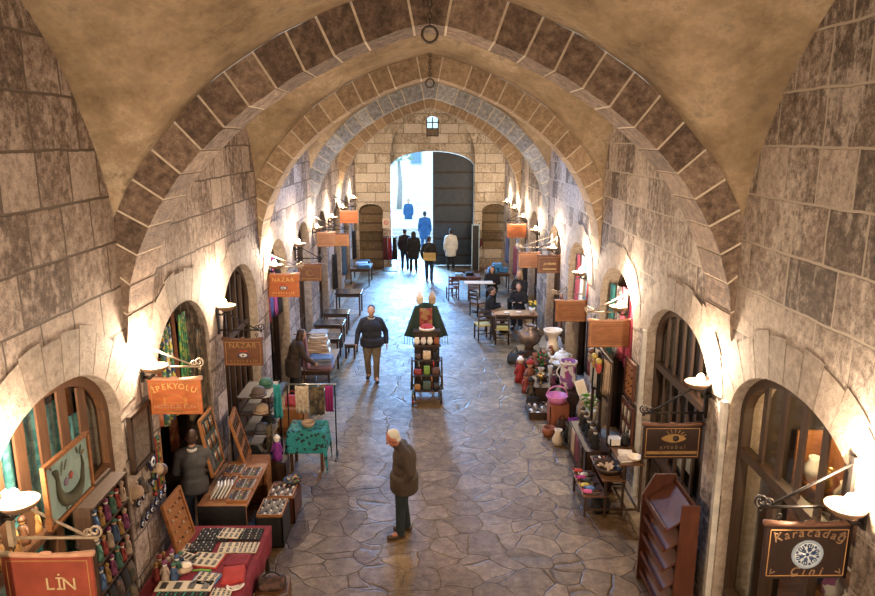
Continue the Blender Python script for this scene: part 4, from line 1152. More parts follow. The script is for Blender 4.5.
def folded(label, loc, w, d, h, mats, cat='folded cloth', rz=0, group=None, name='folded_scarf'):
    """one folded cloth"""
    r = thing(name, label, cat, loc, rz, group)
    n = 3
    for k in range(n):
        m = MB(); z0 = h*k/n
        def f(uu, vv, z0=z0, k=k):
            return ((uu-.5)*w*(1-.03*k), (vv-.5)*d*(1-.02*k), z0+h/n*.5+.008*math.sin(7*uu+k)*math.cos(5*vv)), (0, 0, 1)
        m.sheet(f, 8, 6, h/n*.86).build('fold', mats[k % len(mats)], r)
    return r
def shoe_pair_item(label, loc, mat, sole, rz=0, group=None):
    r = thing('slipper', label, 'slipper', loc, rz, group)
    MB().ball((0, 0, .012), (.045, .13, .014), 12, 6).build('sole', sole, r)
    MB().ball((0, .055, .035), (.044, .075, .034), 12, 8).build('upper', mat, r)
    MB().tube([(0, .12, .04), (0, .15, .06), (0, .145, .085)], [.016, .010, .006], 6).build('toe_tip', mat, r)
    return r
M_CARD = pm('card_cream', (.58, .50, .38), .7, var=.08); M_MAR = pm('cloth_maroon', (.19, .016, .030), .9, var=.25); M_RED = pm('cloth_red', (.36, .03, .025), .85, var=.2)
M_BIT = pm('jewel_dark', (.05, .045, .045), .35, .4, var=.5); M_SIL = pm('jewel_silver', (.42, .41, .38), .3, .8, var=.3); M_TEAL = pm('cloth_teal', (.022, .25, .27), .85, var=.3)
M_TEALP = patterned('cloth_teal_black', [(.015, .22, .24), (.02, .26, .27), (.012, .03, .035), (.025, .28, .29), (.02, .24, .25)], 24, kind='voronoi')
M_PINK = pm('pink_plastic', (.62, .20, .42), .4, var=.1); M_PURP = pm('cloth_purple', (.20, .025, .24), .85); M_MAG = pm('cloth_magenta', (.24, .015, .13), .85)
M_PNKS = pm('cloth_dusty_pink', (.36, .20, .25), .9, var=.25); M_BEI = pm('cloth_beige', (.42, .31, .22), .9, var=.2); M_GRN = pm('cloth_green', (.03, .20, .12), .9)
M_TERR = pm('terracotta', (.28, .09, .045), .8, var=.15); M_STEELT = pm('dark_glossy_top', (.030, .032, .040), .18, .0, var=.2)
M_FLOW = patterned('flowered_ware', [(.70, .66, .64), (.66, .62, .62), (.30, .06, .22), (.70, .66, .64), (.25, .10, .30)], 11)
M_SCARF1 = patterned('scarf_floral', [(.03, .06, .16), (.40, .33, .05), (.03, .12, .06), (.02, .03, .07), (.36, .36, .32), (.06, .17, .07)], 26)
M_SCARF2 = patterned('scarf_green', [(.02, .13, .05), (.05, .22, .08), (.02, .07, .04), (.17, .23, .05)], 22)
M_SCARF3 = patterned('scarf_rust', [(.40, .13, .06), (.30, .08, .04), (.48, .20, .10)], 12)
M_SCARF4 = patterned('scarf_brown', [(.05, .035, .025), (.09, .06, .04), (.03, .03, .02), (.12, .09, .05)], 14)
M_LEO = patterned('checker_brown', [(.05, .025, .02), (.02, .012, .012), (.10, .05, .04)], 22)
M_MIX = patterned('trinket_mix', [(.35, .05, .04), (.45, .35, .08), (.05, .15, .30), (.5, .45, .4), (.08, .25, .10), (.03, .03, .03)], 30)

# ------------------------------------------------------------------ left: near window with bars, teal curtain, picture, toys
for k, (y, w_) in enumerate(((4.95, .36), (5.38, .34), (5.82, .36), (6.25, .34), (6.64, .30))):
    cloth('curtain', ('teal curtain length behind the near barred window, first from the viewer', 'teal curtain length behind the near barred window, second from the viewer', 'teal curtain length behind the near barred window, in its middle',
          'teal curtain length behind the near barred window, fourth from the viewer', 'teal curtain length behind the near barred window, farthest')[k], (-(XW+.30), y, (2.95, 3.2, 3.38, 3.22, 2.95)[k]), w_*1.15, 1.9,
          patterned('curtain_teal', [(.09, .36, .38), (.14, .46, .48), (.07, .28, .32), (.20, .52, .54)], 20), 'curtain', 3, .025, PI/2, seed=k)
MB_LEDGE = MB().box((-(XW+.20), 5.82, 2.245), (.20, 2.0, .03)); struct(MB_LEDGE.build('trim_91', M_WOOD2))
pic = thing('framed_picture', 'pale teal picture of a curled dark shape and flowers, wooden frame, near left window', 'picture', (-2.92, 5.21, 2.94))
pic.scale = (1, .88, .97)
F_ = lambda u, v, q: (q, u, v)
MB().box((0, 0, 0), (.015, .74, .50)).build('canvas', patterned('picture_ground', [(.26, .38, .36), (.30, .42, .40), (.24, .35, .34)], 6), pic)
for s in (-1, 1):
    MB().box((.008, 0, s*.255), (.035, .80, .032)).build('frame_rail', M_WOOD3, pic); MB().box((.008, s*.385, 0), (.035, .032, .51)).build('frame_side', M_WOOD3, pic)
m = MB(); pts = [(.012, -.26, .17), (.012, -.22, .15), (.012, -.20, .09)]
for i in range(16): a = math.radians(178+150*i/15); pts.append((.012, .02+.22*math.cos(a), .0+.17*math.sin(a)))
pts += [(.012, .25, .03), (.012, .24, .11)]
m.tube(pts, [.012, .030, .020]+[.018+.040*math.sin(PI*(i+1)/17) for i in range(16)]+[.016, .008], 8); m.build('motif', pm('motif_olive', (.085, .085, .055), .8), pic)
for p, a, L, c in ((( .22, .14), 1.0, .07, (.10, .12, .06)), ((.25, .12), .3, .06, (.16, .11, .05)), ((.18, .16), 1.8, .06, (.12, .10, .07)), ((-.27, .20), 2.2, .05, (.14, .10, .06)), ((-.12, .10), 1.2, .10, (.18, .20, .15)), ((-.06, .12), .9, .08, (.18, .20, .15)), ((-.1, -.20), -1.4, .05, (.12, .12, .07)), ((.06, -.22), -1.6, .05, (.12, .12, .07)), ((.18, -.16), -1.0, .05, (.12, .12, .07))):
    MB().ball((.012, p[0]+L*.4*math.cos(a), p[1]+L*.4*math.sin(a)), (.005, L*.62, .014), 10, 6, Matrix.Rotation(a, 3, 'X')).build('leaf', flat(c), pic)
for p, c in (((.03, .02), (.36, .09, .08)), ((-.06, .0), (.22, .16, .26))):
    m = MB()
    for i in range(5): a = 2*PI*i/5; m.ball((.012, p[0]+.022*math.cos(a), p[1]+.022*math.sin(a)), (.005, .020, .014), 8, 5)
    m.ball((.014, p[0], p[1]), (.006, .016, .016), 8, 5); m.build('flower', flat(c), pic)
GOLDC = pm('gold_cloth', (.36, .19, .055), .6, var=.3); GREYB = pm('grey_card', (.22, .22, .22), .7)
for k, (y, h, mt, l) in enumerate(((5.02, .30, GOLDC, 'golden doll on the near window ledge, first from the viewer'), (5.20, .34, GOLDC, 'golden doll on the near window ledge, second and tallest'), (5.36, .26, M_WOOD2, 'brown doll on the near window ledge'), (5.55, .24, GOLDC, 'small golden doll at the far end of the ledge row'))):
    doll(l, (-(XW+.17), y, 2.26), h, mt, GOLDC, M_WOOD2)
# tall toy rack against the far half of that window
tr_ = thing('toy_rack', 'dark rack full of small toys and dark bags standing against the near left window', 'rack', (-3.14, 6.22, 0))
MB().box((-.12, 0, 1.2), (.03, .74, 2.3)).build('back_panel', M_WOOD, tr_)
for s in (-1, 1): MB().box((-.05, s*.37, 1.15), (.16, .03, 2.3)).build('side', M_WOOD, tr_)
for z in (.75, 1.12, 1.42, 1.72, 2.02, 2.30): MB().box((-.04, 0, z), (.18, .72, .025)).build('shelf', M_WOOD, tr_)
rr = random.Random(11); TOYC = [((.24, .035, .03), 'red'), ((.34, .26, .20), 'pale'), ((.035, .07, .15), 'blue'), ((.26, .15, .04), 'ochre'), ((.16, .035, .10), 'plum'), ((.04, .11, .08), 'green')]
place = {1.72: 'fourth shelf', 2.02: 'fifth shelf', 1.42: 'third shelf', 1.12: 'second shelf'}
for z in (1.42, 1.72, 2.02):
    for j in range(6):
        c, n_ = TOYC[(j+int(z*10)) % 6]
        doll('%s little doll, number %s along the %s of the near toy rack' % (n_, ('one', 'two', 'three', 'four', 'five', 'six')[j], {1.42: 'third', 1.72: 'fourth', 2.02: 'fifth'}[z]+' shelf'), (-3.13, 5.93+.117*j, z+.013), .19+.04*((j*7+int(z*10)) % 3)/2, flat(c), M_SKIN if j % 2 else M_WHITE, flat(TOYC[(j+2) % 6][0]), group='dolls on the near toy rack')
for j in range(5):
    bag('hand_bag', 'dark bag on the lowest shelf of the near toy rack, %s from the viewer' % ('first', 'second', 'third', 'fourth', 'fifth')[j], (-3.13, 5.93+.145*j, .763), .13, .10, .30, [BLK, M_SCARF4, BLK, NAVY, M_SCARF4][j], M_WOOD, rz=PI/2, group='dark bags on the near toy rack')
for j in range(5):
    bag('hand_bag', 'dark bag on the second shelf of the near toy rack, %s from the viewer' % ('first', 'second', 'third', 'fourth', 'fifth')[j], (-3.13, 5.94+.14*j, 1.133), .13, .10, .20, [M_SCARF4, BLK, M_LEO, BLK, M_SCARF4][j], BLK, rz=PI/2, group='dark bags on the near toy rack')

# ------------------------------------------------------------------ left: pier with frames, charms; scarf arch
fr = thing('wall_frame', 'dark framed woven panel hanging on the pier left of the scarf arch', 'picture', (-3.235, 7.30, 2.38))
MB().box((0, 0, 0), (.02, .46, .60)).build('panel', patterned('woven_grey', [(.14, .11, .09), (.19, .15, .12), (.11, .09, .07)], 40), fr)
for s in (-1, 1): MB().box((.01, 0, s*.31), (.05, .54, .05)).build('frame_rail', M_WOOD, fr); MB().box((.01, s*.25, 0), (.05, .05, .64)).build('frame_side', M_WOOD, fr)
def charm(label, loc, r, group=None):
    o = thing('eye_charm', label, 'charm', loc, 0, group)
    Q = Matrix.Rotation(PI/2, 3, 'Y')
    MB().lathe([(r, 0), (r, .012), (.0, .014)], (0, 0, 0), 18, 1, 1, Q).build('disc', pm('charm_navy', (.012, .018, .06), .2), o)
    MB().lathe([(r*.55, .012), (r*.5, .019), (0, .02)], (0, 0, 0), 14, 1, 1, Q).build('ring', pm('charm_white', (.6, .65, .7), .2), o)
    MB().lathe([(r*.25, .018), (r*.2, .025), (0, .026)], (0, 0, 0), 10, 1, 1, Q).build('pupil', BLK, o)
    MB().tube([(0, 0, r), (0, .0, r+.07)], .005, 5).build('cord', M_WOOD, o)
    return o
charm('largest round eye charm, black and white, hanging right of the woven panel', (-3.22, 7.50, 1.98), .11)
for row, (y0, z0, n) in enumerate(((7.06, 1.70, 5), (7.10, 1.42, 6))):
    for j in range(n):
        charm('dark blue eye charm in the %s row on the left pier, %s from the viewer' % (('upper', 'lower')[row], ('first', 'second', 'third', 'fourth', 'fifth', 'sixth')[j]), (-3.225, y0+.135*j, z0+.012*j), .05, 'eye charms on the left pier')
for j, (y, z, c) in enumerate(((7.08, 1.98, M_BEI), (7.24, 1.94, M_SCARF4), (7.66, 1.96, M_BEI), (7.78, 1.90, M_WOOD2))):
    h_ = thing('felt_hat', ('beige felt hat hanging left on the pier below the woven panel', 'dark patterned hat hanging beside the beige one on the pier', 'beige felt hat hanging by the scarf arch', 'brown hat hanging at the edge of the scarf arch')[j], 'hat', (-3.222, y, z-.16))
    Q = Matrix.Rotation(PI/2, 3, 'Y'); MB().lathe([(.10, 0), (.085, .02), (.07, .07), (.04, .10), (0, .105)], (-.05, 0, 0), 14, 1, 1, Q).build('crown', c, h_); MB().lathe([(.10, 0), (.13, .004), (.13, .012), (.10, .014)], (-.05, 0, 0), 16, 1, 1, Q, False).build('brim', c, h_)
SC = [(8.16, M_SCARF3, .40, .85, 2.98, 'rust-red scarf hanging leftmost in the scarf arch'), (8.50, M_SCARF1, .52, 1.25, 3.34, 'blue, yellow and white flowered scarf in the middle of the scarf arch'), (8.82, flat((.22, .08, .035)), .16, 1.35, 3.44, 'narrow brown scarf beside the flowered one'),
      (9.06, M_SCARF2, .30, 1.05, 3.36, 'bright green scarf hanging in the scarf arch'), (9.38, M_SCARF4, .30, 1.6, 3.26, 'dark brown lace shawl right of the green scarf'), (9.70, M_SCARF4, .34, 1.7, 3.0, 'dark knitted shawl at the right edge of the scarf arch')]
for k, (y, mt, w_, h, z, l) in enumerate(SC): cloth('scarf', l, (-(XW+.07)+(.02 if k % 2 else -.01), y, z), w_, h, mt, 'scarf', 3, .03, PI/2, seed=k, taper=.35, cord=3.52-.80*(abs(y-8.95)/1.02)**2.4-z+.02)
MB().box((-3.36, 8.95, 2.0), (.05, 2.0, .05)); 
for k, (y, mt, l) in enumerate(((8.12, M_RED, 'red bead strings hanging inside the scarf shop doorway'), (8.34, M_BLUE if False else flat((.03, .08, .30)), 'blue scarf hanging inside the scarf shop doorway'), (8.62, M_MAG, 'magenta scarf hanging behind the stallholder'), (8.86, flat((.34, .02, .05)), 'crimson scarf hanging behind the stallholder'), (9.62, M_SCARF3, 'rust scarf hanging at the far jamb of the scarf shop'))):
    cloth('scarf', l, (-(XW+.50), y, 2.25), .24, 1.1, mt, 'scarf', 3, .03, PI/2, seed=k+3)
rl = thing('garment_rail', 'wooden rail across the scarf shop doorway', 'rail', (-(XW+.50), 8.95, 2.27)); MB().tube([(0, -.98, 0), (0, .98, 0)], .016, 8).build('pole', M_WOOD2, rl); 
for s in (-1, 1): MB().box((0, s*.97, 0), (.06, .05, .06)).build('end_bracket', M_WOOD, rl)
# bead strings on the jamb of the arch
for j in range(7):
    b_ = thing('bead_string', 'bead string in the row left of the scarf shop doorway, %s from the viewer' % ('first', 'second', 'third', 'fourth', 'fifth', 'sixth', 'seventh')[j], 'beads', (-3.245, 7.56+.045*j, 2.18), 0, 'bead strings on the jamb')
    MB().tube([(0, 0, 0), (0, .004, -.3), (0, 0, -.62)], .016, 6).build('string', [M_MIX, M_WOOD3, M_BIT, M_RED, M_SCARF2, M_MIX, M_WOOD3][j], b_)
    MB().ball((0, 0, -.64), .028).build('tassel', [M_RED, M_BIT, M_MIX, M_WOOD3, M_RED, M_BIT, M_MIX][j], b_)

# ------------------------------------------------------------------ left: near stall table
ta = table('stall_table', 'low stall table nearest the viewer under the earring cards, left wall', (-2.64, 7.42, 0), 1.12, 1.56, .72, M_WOOD2, M_WOOD)
tc_ = thing('table_cover', 'maroon cloth covering the nearest stall table', 'tablecloth', (-2.64, 7.42, .722))
MB().box((0, 0, .006), (1.14, 1.58, .012)).build('cloth', M_MAR, tc_)
def skirt_(u, v): return (.575, (u-.5)*1.64, -.26*v+.012), (1, 0, 0)
def drop(u, v): return (.575+.012*math.sin(30*u)*v, (u-.5)*1.58, .010-.30*v), (1, 0, 0)
MB().sheet(drop, 40, 6, .008).build('drop', M_MAR, tc_)
Z = .737
for l, px in (('black velvet board of rings at the far left corner of the nearest table', (-2.72, 7.97, .40, .28, 5, 9)), ('black velvet board of rings at the far right corner of the nearest table', (-2.30, 7.97, .34, .26, 5, 8)), ('black velvet board of rings behind the red-edged card', (-2.80, 7.70, .30, .22, 4, 7))):
    tray(l, (px[0], px[1], Z), px[2], px[3], BLK, [M_BIT, M_SIL], px[4], px[5], bit=.013)
CARDS = [((-2.52, 7.96), .26, .22, 2, 4, 'cream earring card lying on the velvet boards at the far end of the nearest table', None, -.1), ((-2.46, 7.68), .24, .22, 2, 3, 'cream card of earrings left of the silver one, mid table', None, .05), ((-2.22, 7.68), .22, .22, 3, 4, 'pale card crowded with silver earrings at the aisle edge', None, 0),
         ((-2.66, 7.44), .34, .26, 2, 4, 'large earring card with a red edge in the middle of the nearest table', M_RED, -.15), ((-2.98, 7.70), .20, .14, 1, 3, 'small cream card nearest the leaning orange board', None, .2), ((-2.92, 7.50), .26, .15, 1, 4, 'small slanted card left of the red-edged card', None, -.45),
         ((-2.55, 7.06), .24, .22, 3, 3, 'square earring card with a blue edge near the front of the table', flat((.10, .22, .45)), -.2), ((-2.74, 6.93), .62, .18, 1, 4, 'long white card with four dark squares at the front of the table', None, 0), ((-2.30, 6.78), .22, .22, 3, 4, 'white card with tiny dark earrings at the front right of the table', None, 0)]
for (x, y), w_, d, r_, c_, l, e, rz in CARDS: card(l, (x, y, Z+(.028 if 'lying on the velvet' in l else 0)), w_, d, M_BIT, r_, c_, rz, 0, edge=e)
tray('black tray of dark beads at the very front of the nearest table', (-2.72, 6.74, Z), .56, .16, BLK, [M_BIT, M_GRN], 4, 12, bit=.014)
folded('bright red folded cloth near the front of the nearest table', (-2.25, 7.10, Z), .26, .34, .05, [M_RED, M_MAR], rz=.2)
folded('maroon folded cloth at the aisle edge of the nearest table', (-2.28, 7.40, Z), .28, .24, .04, [M_MAR])
vase('dish', 'small white oval dish at the aisle edge of the nearest table', (-2.18, 6.92, Z), [(.03, 0), (.07, .01), (.10, .03)], M_WHITE, 'dish')
pch = thing('pouch', 'tan leather pouch lying open beside the little figurines', 'pouch', (-2.90, 7.20, Z)); MB().ball((0, 0, .05), (.16, .09, .05)).build('pouch_body', M_BEI, pch); MB().ball((.05, .02, .085), (.10, .06, .03)).build('flap', M_CREAM, pch)
pen = thing('ribbon_roll', 'green ribbon lying near the blue-edged card', 'ribbon', (-2.66, 7.22, Z)); MB().tube([(-.1, 0, .012), (0, .015, .014), (.1, 0, .012)], .012, 8).build('ribbon', flat((.16, .34, .05)), pen); MB().ball((.11, 0, .012), .016).build('knot', flat((.10, .25, .04)), pen)
board('display_board', 'orange wooden board of little pictures leaning at the back of the nearest table', (-3.10, 7.80, 1.06), (0.05, 1, 0), (-.22, 0, 1), .52, .66, M_WOOD3, M_WOOD3, [M_WOOD2, M_BEI], 4, 4)
for j in range(9):
    c, n_ = TOYC[j % 6]
    doll('%s figurine, %s in the bright crowd at the back left of the nearest table' % (n_, ('first', 'second', 'third', 'fourth', 'fifth', 'sixth', 'seventh', 'eighth', 'ninth')[j]), (-3.10+.10*(j % 3), 7.06+.11*(j//3), Z), .22+.03*(j % 2), flat(c), M_WHITE if j % 2 else M_SKIN, flat(TOYC[(j+3) % 6][0]), group='bright figurines on the nearest table')
cb = box_crate('crate', 'brown crate standing at the aisle side of the nearest table', (-1.86, 7.28, 0), (.38, .40, .50), M_WOOD2, rz=.1)
bag('hand_bag', 'brown and black checked bag lying on the brown crate', (-1.87, 7.30, .50), .34, .26, .12, M_LEO, BLK, rz=.1)

# ------------------------------------------------------------------ left: second and third stall tables
table('stall_table', 'orange wooden stall table between the nearest one and the dark rack', (-2.86, 9.42, 0), .68, 1.36, .72, M_WOOD3, M_WOOD3)
MB_ = thing('table_cover', 'black cloth hanging down the front of the orange stall table', 'tablecloth', (-2.86, 8.735, .72))
MB().sheet(lambda u, v: ((( u-.5)*.66, -.01+.012*math.sin(22*u)*v, -.55*v), (0, -1, 0)), 24, 6, .01).build('cloth', BLK, MB_)
for j, (x, y) in enumerate(((-2.68, 8.98), (-2.68, 9.32), (-2.98, 9.42), (-2.68, 9.68), (-2.96, 9.78))):
    tray(('tray of bright trinkets at the front of the orange stall table', 'second tray of trinkets along the aisle edge of the orange table', 'tray of trinkets against the wall side of the orange table', 'third tray along the aisle edge of the orange table', 'tray of trinkets at the far wall corner of the orange table')[j], (x, y, .72), .27, .30, M_WOOD2, [M_SIL, M_MIX, M_BIT], 6, 6, bit=.018, rim=M_WOOD3)
for j in range(5):
    b_ = thing('thin_book', ('thin white booklet leaning leftmost on the orange table', 'thin blue booklet leaning second on the orange table', 'thin white booklet leaning third on the orange table', 'thin grey booklet leaning fourth on the orange table', 'thin cream booklet leaning rightmost on the orange table')[j], 'booklet', (-3.08+.045*j, 8.98+.01*j, .725), .25)
    q = Matrix.Rotation(.55, 3, 'Y'); c = [M_WHITE, flat((.12, .22, .36)), M_WHITE, GREYS, M_CREAM][j]
    MB().box(q @ Vector((0, 0, .11)), (.014, .16, .22), q).build('pages', M_WHITE, b_); MB().box(q @ Vector((.009, 0, .11)), (.004, .165, .225), q).build('cover', c, b_)
board('display_board', 'dark green board of hanging necklaces in an orange frame, behind the orange table', (-3.17, 9.42, 1.36), (0, 1, .0), (-.16, 0, 1), .56, .86, pm('board_green', (.03, .05, .035), .8), M_WOOD3, [M_BIT, M_SIL, M_WOOD3], 3, 8, strips=True)
board('display_board', 'orange wooden board of pendants leaning beyond the green necklace board', (-3.02, 10.34, 1.02), (-.15, 1, 0), (-.28, 0, 1), .60, .80, M_WOOD3, M_WOOD3, [M_WOOD2, M_BIT], 3, 5, strips=True)
box_crate('crate', 'orange wooden box under the pendant board', (-2.86, 10.34, 0), (.50, .52, .60), M_WOOD3)
box_crate('chest', 'dark chest with trinkets on its lid at the aisle side of the orange table', (-2.26, 9.12, 0), (.38, .52, .46), M_BLACK, 'chest', lid=M_WOOD)
tray('brown tray of white and dark trinkets on the dark chest', (-2.26, 9.12, .462), .34, .46, M_WOOD, [M_SIL, M_BIT, M_WHITE], 6, 5, bit=.022, rim=M_WOOD3)
box_crate('crate', 'red-brown crate beyond the dark chest', (-2.24, 9.78, 0), (.42, .56, .40), M_REDW)
tray('tray of pinkish stones on the red-brown crate', (-2.24, 9.72, .402), .36, .38, M_WOOD, [flat((.36, .20, .17)), M_BIT, M_WHITE], 5, 5, bit=.028, rim=M_WOOD3)
vase('bowl', 'dark bowl of beads on the far end of the red-brown crate', (-2.14, 9.98, .402), [(.06, 0), (.11, .03), (.15, .08)], M_BLACK, 'bowl')
m_ = thing('bead_heap', 'heap of green and white beads filling the dark bowl', 'beads', (-2.14, 9.98, .475)); 
bm_ = MB(); rr = random.Random(4)
for i in range(40): a = rr.uniform(0, 6.28); q = .12*math.sqrt(rr.random()); bm_.ball((q*math.cos(a), q*math.sin(a), .03*(1-q/.12)+.01), .018, 6, 4)
o = bm_.build('beads', M_MIX, m_); o['kind'] = 'stuff'
# dark rack of hats and bags, with the purple doll
dr = thing('hat_rack', 'dark iron rack hung with hats and bags before the dark pointed door, left wall', 'rack', (-2.96, 11.45, 0))
for x in (-.26, .26):
    for y in (-.4, .4): MB().bar((x, y, 0), (x, y, 1.42), .03).build('post', M_IRON, dr)
for z in (.35, .75, 1.1, 1.40): MB().box((0, 0, z), (.54, .82, .02)).build('shelf', M_WOOD, dr)
for j, (x, y, z, c, l) in enumerate(((-.1, -.28, .36, BLK, 'black cap on the lowest shelf of the dark hat rack'), (.12, .1, .36, M_SCARF4, 'brown patterned cap on the lowest shelf of the dark hat rack'), (.08, -.24, .76, flat((.10, .10, .12)), 'grey cap on the second shelf of the dark hat rack'), (.1, .14, .76, BLK, 'black cap on the second shelf of the dark hat rack'),
        (.1, -.25, 1.11, M_BEI, 'beige cap on the third shelf of the dark hat rack'), (.12, .12, 1.11, flat((.10, .06, .05)), 'brown cap on the third shelf of the dark hat rack'), (.05, -.22, 1.41, flat((.12, .09, .08)), 'grey-brown cap on top of the dark hat rack'), (.08, .2, 1.41, flat((.03, .10, .07)), 'green cap on top of the dark hat rack'))):
    h_ = thing('cap', l, 'hat', (-2.96+x, 11.45+y, z)); MB().lathe([(.115, 0), (.12, .05), (.09, .11), (.03, .14), (0, .142)], (0, 0, 0), 16).build('crown', c, h_); MB().lathe([(.115, .005), (.15, .0), (.15, .012), (.115, .018)], (0, -.02, 0), 16, cap=False).build('brim', c, h_)
doll('purple doll with a white head standing in front of the dark hat rack', (-2.56, 10.86, .40), .42, M_PURP, M_WHITE, M_WHITE)
box_crate('stool', 'low dark stool under the purple doll', (-2.56, 10.86, 0), (.32, .32, .40), M_WOOD, 'stool')
cloth('scarf', 'teal-green scarf looped over the top of the dark hat rack', (-2.62, 11.34, 1.55), .16, .62, M_TEAL, folds=2, amp=.03, rz=.2, taper=.3)
cloth('scarf', 'striped snake-like scarf hanging beside the purple doll', (-2.70, 10.98, .98), .10, .52, M_SCARF4, folds=2, amp=.02, rz=.4)
# teal-draped table and the small garment rail
table('folding_table', 'small table under the teal and black cloth, left side of the aisle', (-2.14, 11.42, 0), .62, .50, .74, M_WOOD2, M_WOOD2)
td = thing('table_cover', 'teal cloth with black pattern draped in points over the small table', 'tablecloth', (-2.14, 11.42, .742))
def drape(u, v):
    x = (u-.5)*1.0; y = (v-.5)*.9; ex = max(0, abs(x)-.32); ey = max(0, abs(y)-.26)
    d = ex+ey*1.0+.5*min(ex, ey); px = math.copysign(min(abs(x), .32)+.25*ex, x); py = math.copysign(min(abs(y), .26)+.22*ey, y)
    return (px, py, .008-d*2.0 if d > 0 else .008), (0, -.3 if y < 0 else .3, 1)
MB().sheet(drape, 26, 26, .010).build('cloth', M_TEALP, td)
vase('basket', 'small tan basket on the teal table', (-2.12, 11.36, .76), [(.08, 0), (.11, .05), (.12, .09)], M_BEI, 'basket')
gr_ = thing('garment_rack', 'thin metal rack with knitwear standing over the teal table', 'rack', (-2.12, 11.78, 0))
for s in (-1, 1): MB().bar((s*.42, 0, 0), (s*.42, 0, 1.38), .022).build('post', M_IRON, gr_); MB().bar((s*.42, -.2, .012), (s*.42, .2, .012), .03, .024).build('foot', M_IRON, gr_)
MB().tube([(-.45, 0, 1.38), (.45, 0, 1.38)], .014, 8).build('rail', M_SIL, gr_)
for x, mt, w_, h, l in ((-2.28, patterned('knit_cream', [(.45, .36, .27), (.36, .28, .20), (.52, .43, .33)], 30), .24, .52, 'cream knitted shawl on the thin metal rack'), (-2.02, M_SCARF4, .26, .56, 'dark brown shawl on the thin metal rack'), (-1.80, M_MAG, .14, .50, 'magenta scarf at the aisle end of the thin metal rack')):
    cloth('shawl', l, (x, 11.76, 1.37), w_, h, mt, 'shawl', 3, .03, 0, seed=int(abs(x)*10))
bag('hand_bag', 'pink-red bag on the low box beyond the knitwear rack', (-2.72, 13.05, .50), .30, .2, .2, flat((.45, .06, .09)), M_RED)
box_crate('crate', 'low wooden box carrying the pink-red bag', (-2.72, 13.05, 0), (.5, .5, .50), M_WOOD3)
# scarves and stacks in front of the textile arch
table('stall_table', 'brown table under the scarf stacks, left wall mid hall', (-2.72, 16.0, 0), .9, 1.7, .50, M_WOOD2, M_WOOD)
cloth('scarf', 'dusty pink scarf hanging in front of the scarf stacks', (-2.86, 15.05, 1.35), .34, .75, M_PNKS, folds=3, amp=.05, rz=-.3, taper=.4)
rl = thing('scarf_stand', 'wooden stand holding the dusty pink scarf', 'stand', (-2.86, 15.10, 0)); MB().bar((0, .03, 0), (0, .03, 1.36), .03).build('post', M_WOOD2, rl); MB().bar((-.2, .03, 1.36), (.2, .03, 1.36), .025).build('arm', M_WOOD2, rl)
z = .5
for j, (c, hh) in enumerate((([M_PNKS, flat((.30, .24, .36))], .09), ([flat((.22, .24, .34))], .08), ([flat((.10, .14, .22)), GREYS], .08))):
    folded(('bottom folded scarf of the near stack on the brown table, dusty pink', 'middle folded scarf of the near stack, grey-blue', 'top folded scarf of the near stack, dark blue and grey')[j], (-2.52, 15.42, z), .55, .42, hh, c); z += hh
z = .5
for j in range(6):
    folded('beige folded scarf in the tall stack, %s from the bottom' % ('first', 'second', 'third', 'fourth', 'fifth', 'sixth')[j], (-2.68+.02*(j % 2), 16.05, z), .58-.03*j, .5, .10, [M_BEI, flat((.36, .26, .20)), M_CREAM], group='beige scarves in the tall stack', rz=.08*(j % 3)); z += .10
folded('grey and white cloth lying on top of the tall beige stack', (-2.66, 16.05, z), .4, .4, .08, [GREYS, OFFW])
tray('low green and blue crate of goods on the floor before the scarf stacks', (-2.45, 14.72, .02), .55, .5, pm('crate_green', (.05, .09, .05), .6), [flat((.05, .16, .22)), M_WHITE, M_SCARF2], 3, 4, bit=.06, rim=flat((.04, .12, .16)), name='crate', cat='crate', h=.16)
# blue-glinting cafe tables along the left wall
for j, (x, y, w_, d, h, l) in enumerate(((-2.72, 17.6, .75, .6, .62, 'dark glossy cafe table nearest the scarf stacks, left wall'), (-2.80, 18.9, .8, .62, .66, 'dark glossy cafe table, second along the left wall'), (-2.80, 20.3, .75, .6, .62, 'dark glossy cafe table, third along the left wall'), (-2.68, 22.6, .85, .8, .74, 'largest dark glossy cafe table standing out into the aisle, left wall'))):
    table('cafe_table', l, (x, y, 0), w_, d, h, M_STEELT, M_WOOD)
bn = table('bench', 'small bench with a pale top in front of the scarf stacks', (-2.10, 17.9, 0), .32, .7, .42, GREYS, M_WOOD, 'bench')
table('stall_table', 'far stall table of blue goods by the left stair niche', (-2.75, 27.6, 0), .8, 1.4, .7, M_WOOD2, M_WOOD)
for j, (x, y, c, l) in enumerate(((-2.6, 27.1, flat((.06, .18, .36)), 'blue folded cloth at the front of the far left stall'), (-2.75, 27.6, flat((.30, .36, .42)), 'pale blue folded cloth in the middle of the far left stall'), (-2.7, 28.1, BLK, 'black folded cloth at the back of the far left stall'))): folded(l, (x, y, .7), .5, .4, .14, [c])
for j, (y, c) in enumerate(((23.2, BLK), (25.8, flat((.05, .12, .25))), (26.2, flat((.20, .13, .08))), (29.3, BLK))):
    cloth('scarf', ('black shawl hanging on the far left wall beyond the orange board', 'blue shawl hanging on the far left wall', 'brown shawl hanging on the far left wall', 'black shawl hanging last on the left wall')[j], (-3.2, y, 1.9), .4, 1.2, c, rz=PI/2-.15, amp=.04)
for k, (y, c, l) in enumerate(((14.2, flat((.30, .03, .06)), 'red dress hanging in the textile arch of the left wall'), (14.55, flat((.06, .08, .28)), 'blue dress hanging in the textile arch of the left wall'), (14.9, flat((.28, .05, .18)), 'pink dress hanging in the textile arch of the left wall'), (15.3, BLK, 'black dress hanging in the textile arch of the left wall'))):
    cloth('dress', l, (-(XW+.12), y, 3.22-.06*abs(k-1)), .30, 1.3, c, 'dress', 2, .04, PI/2, seed=k, taper=.4)

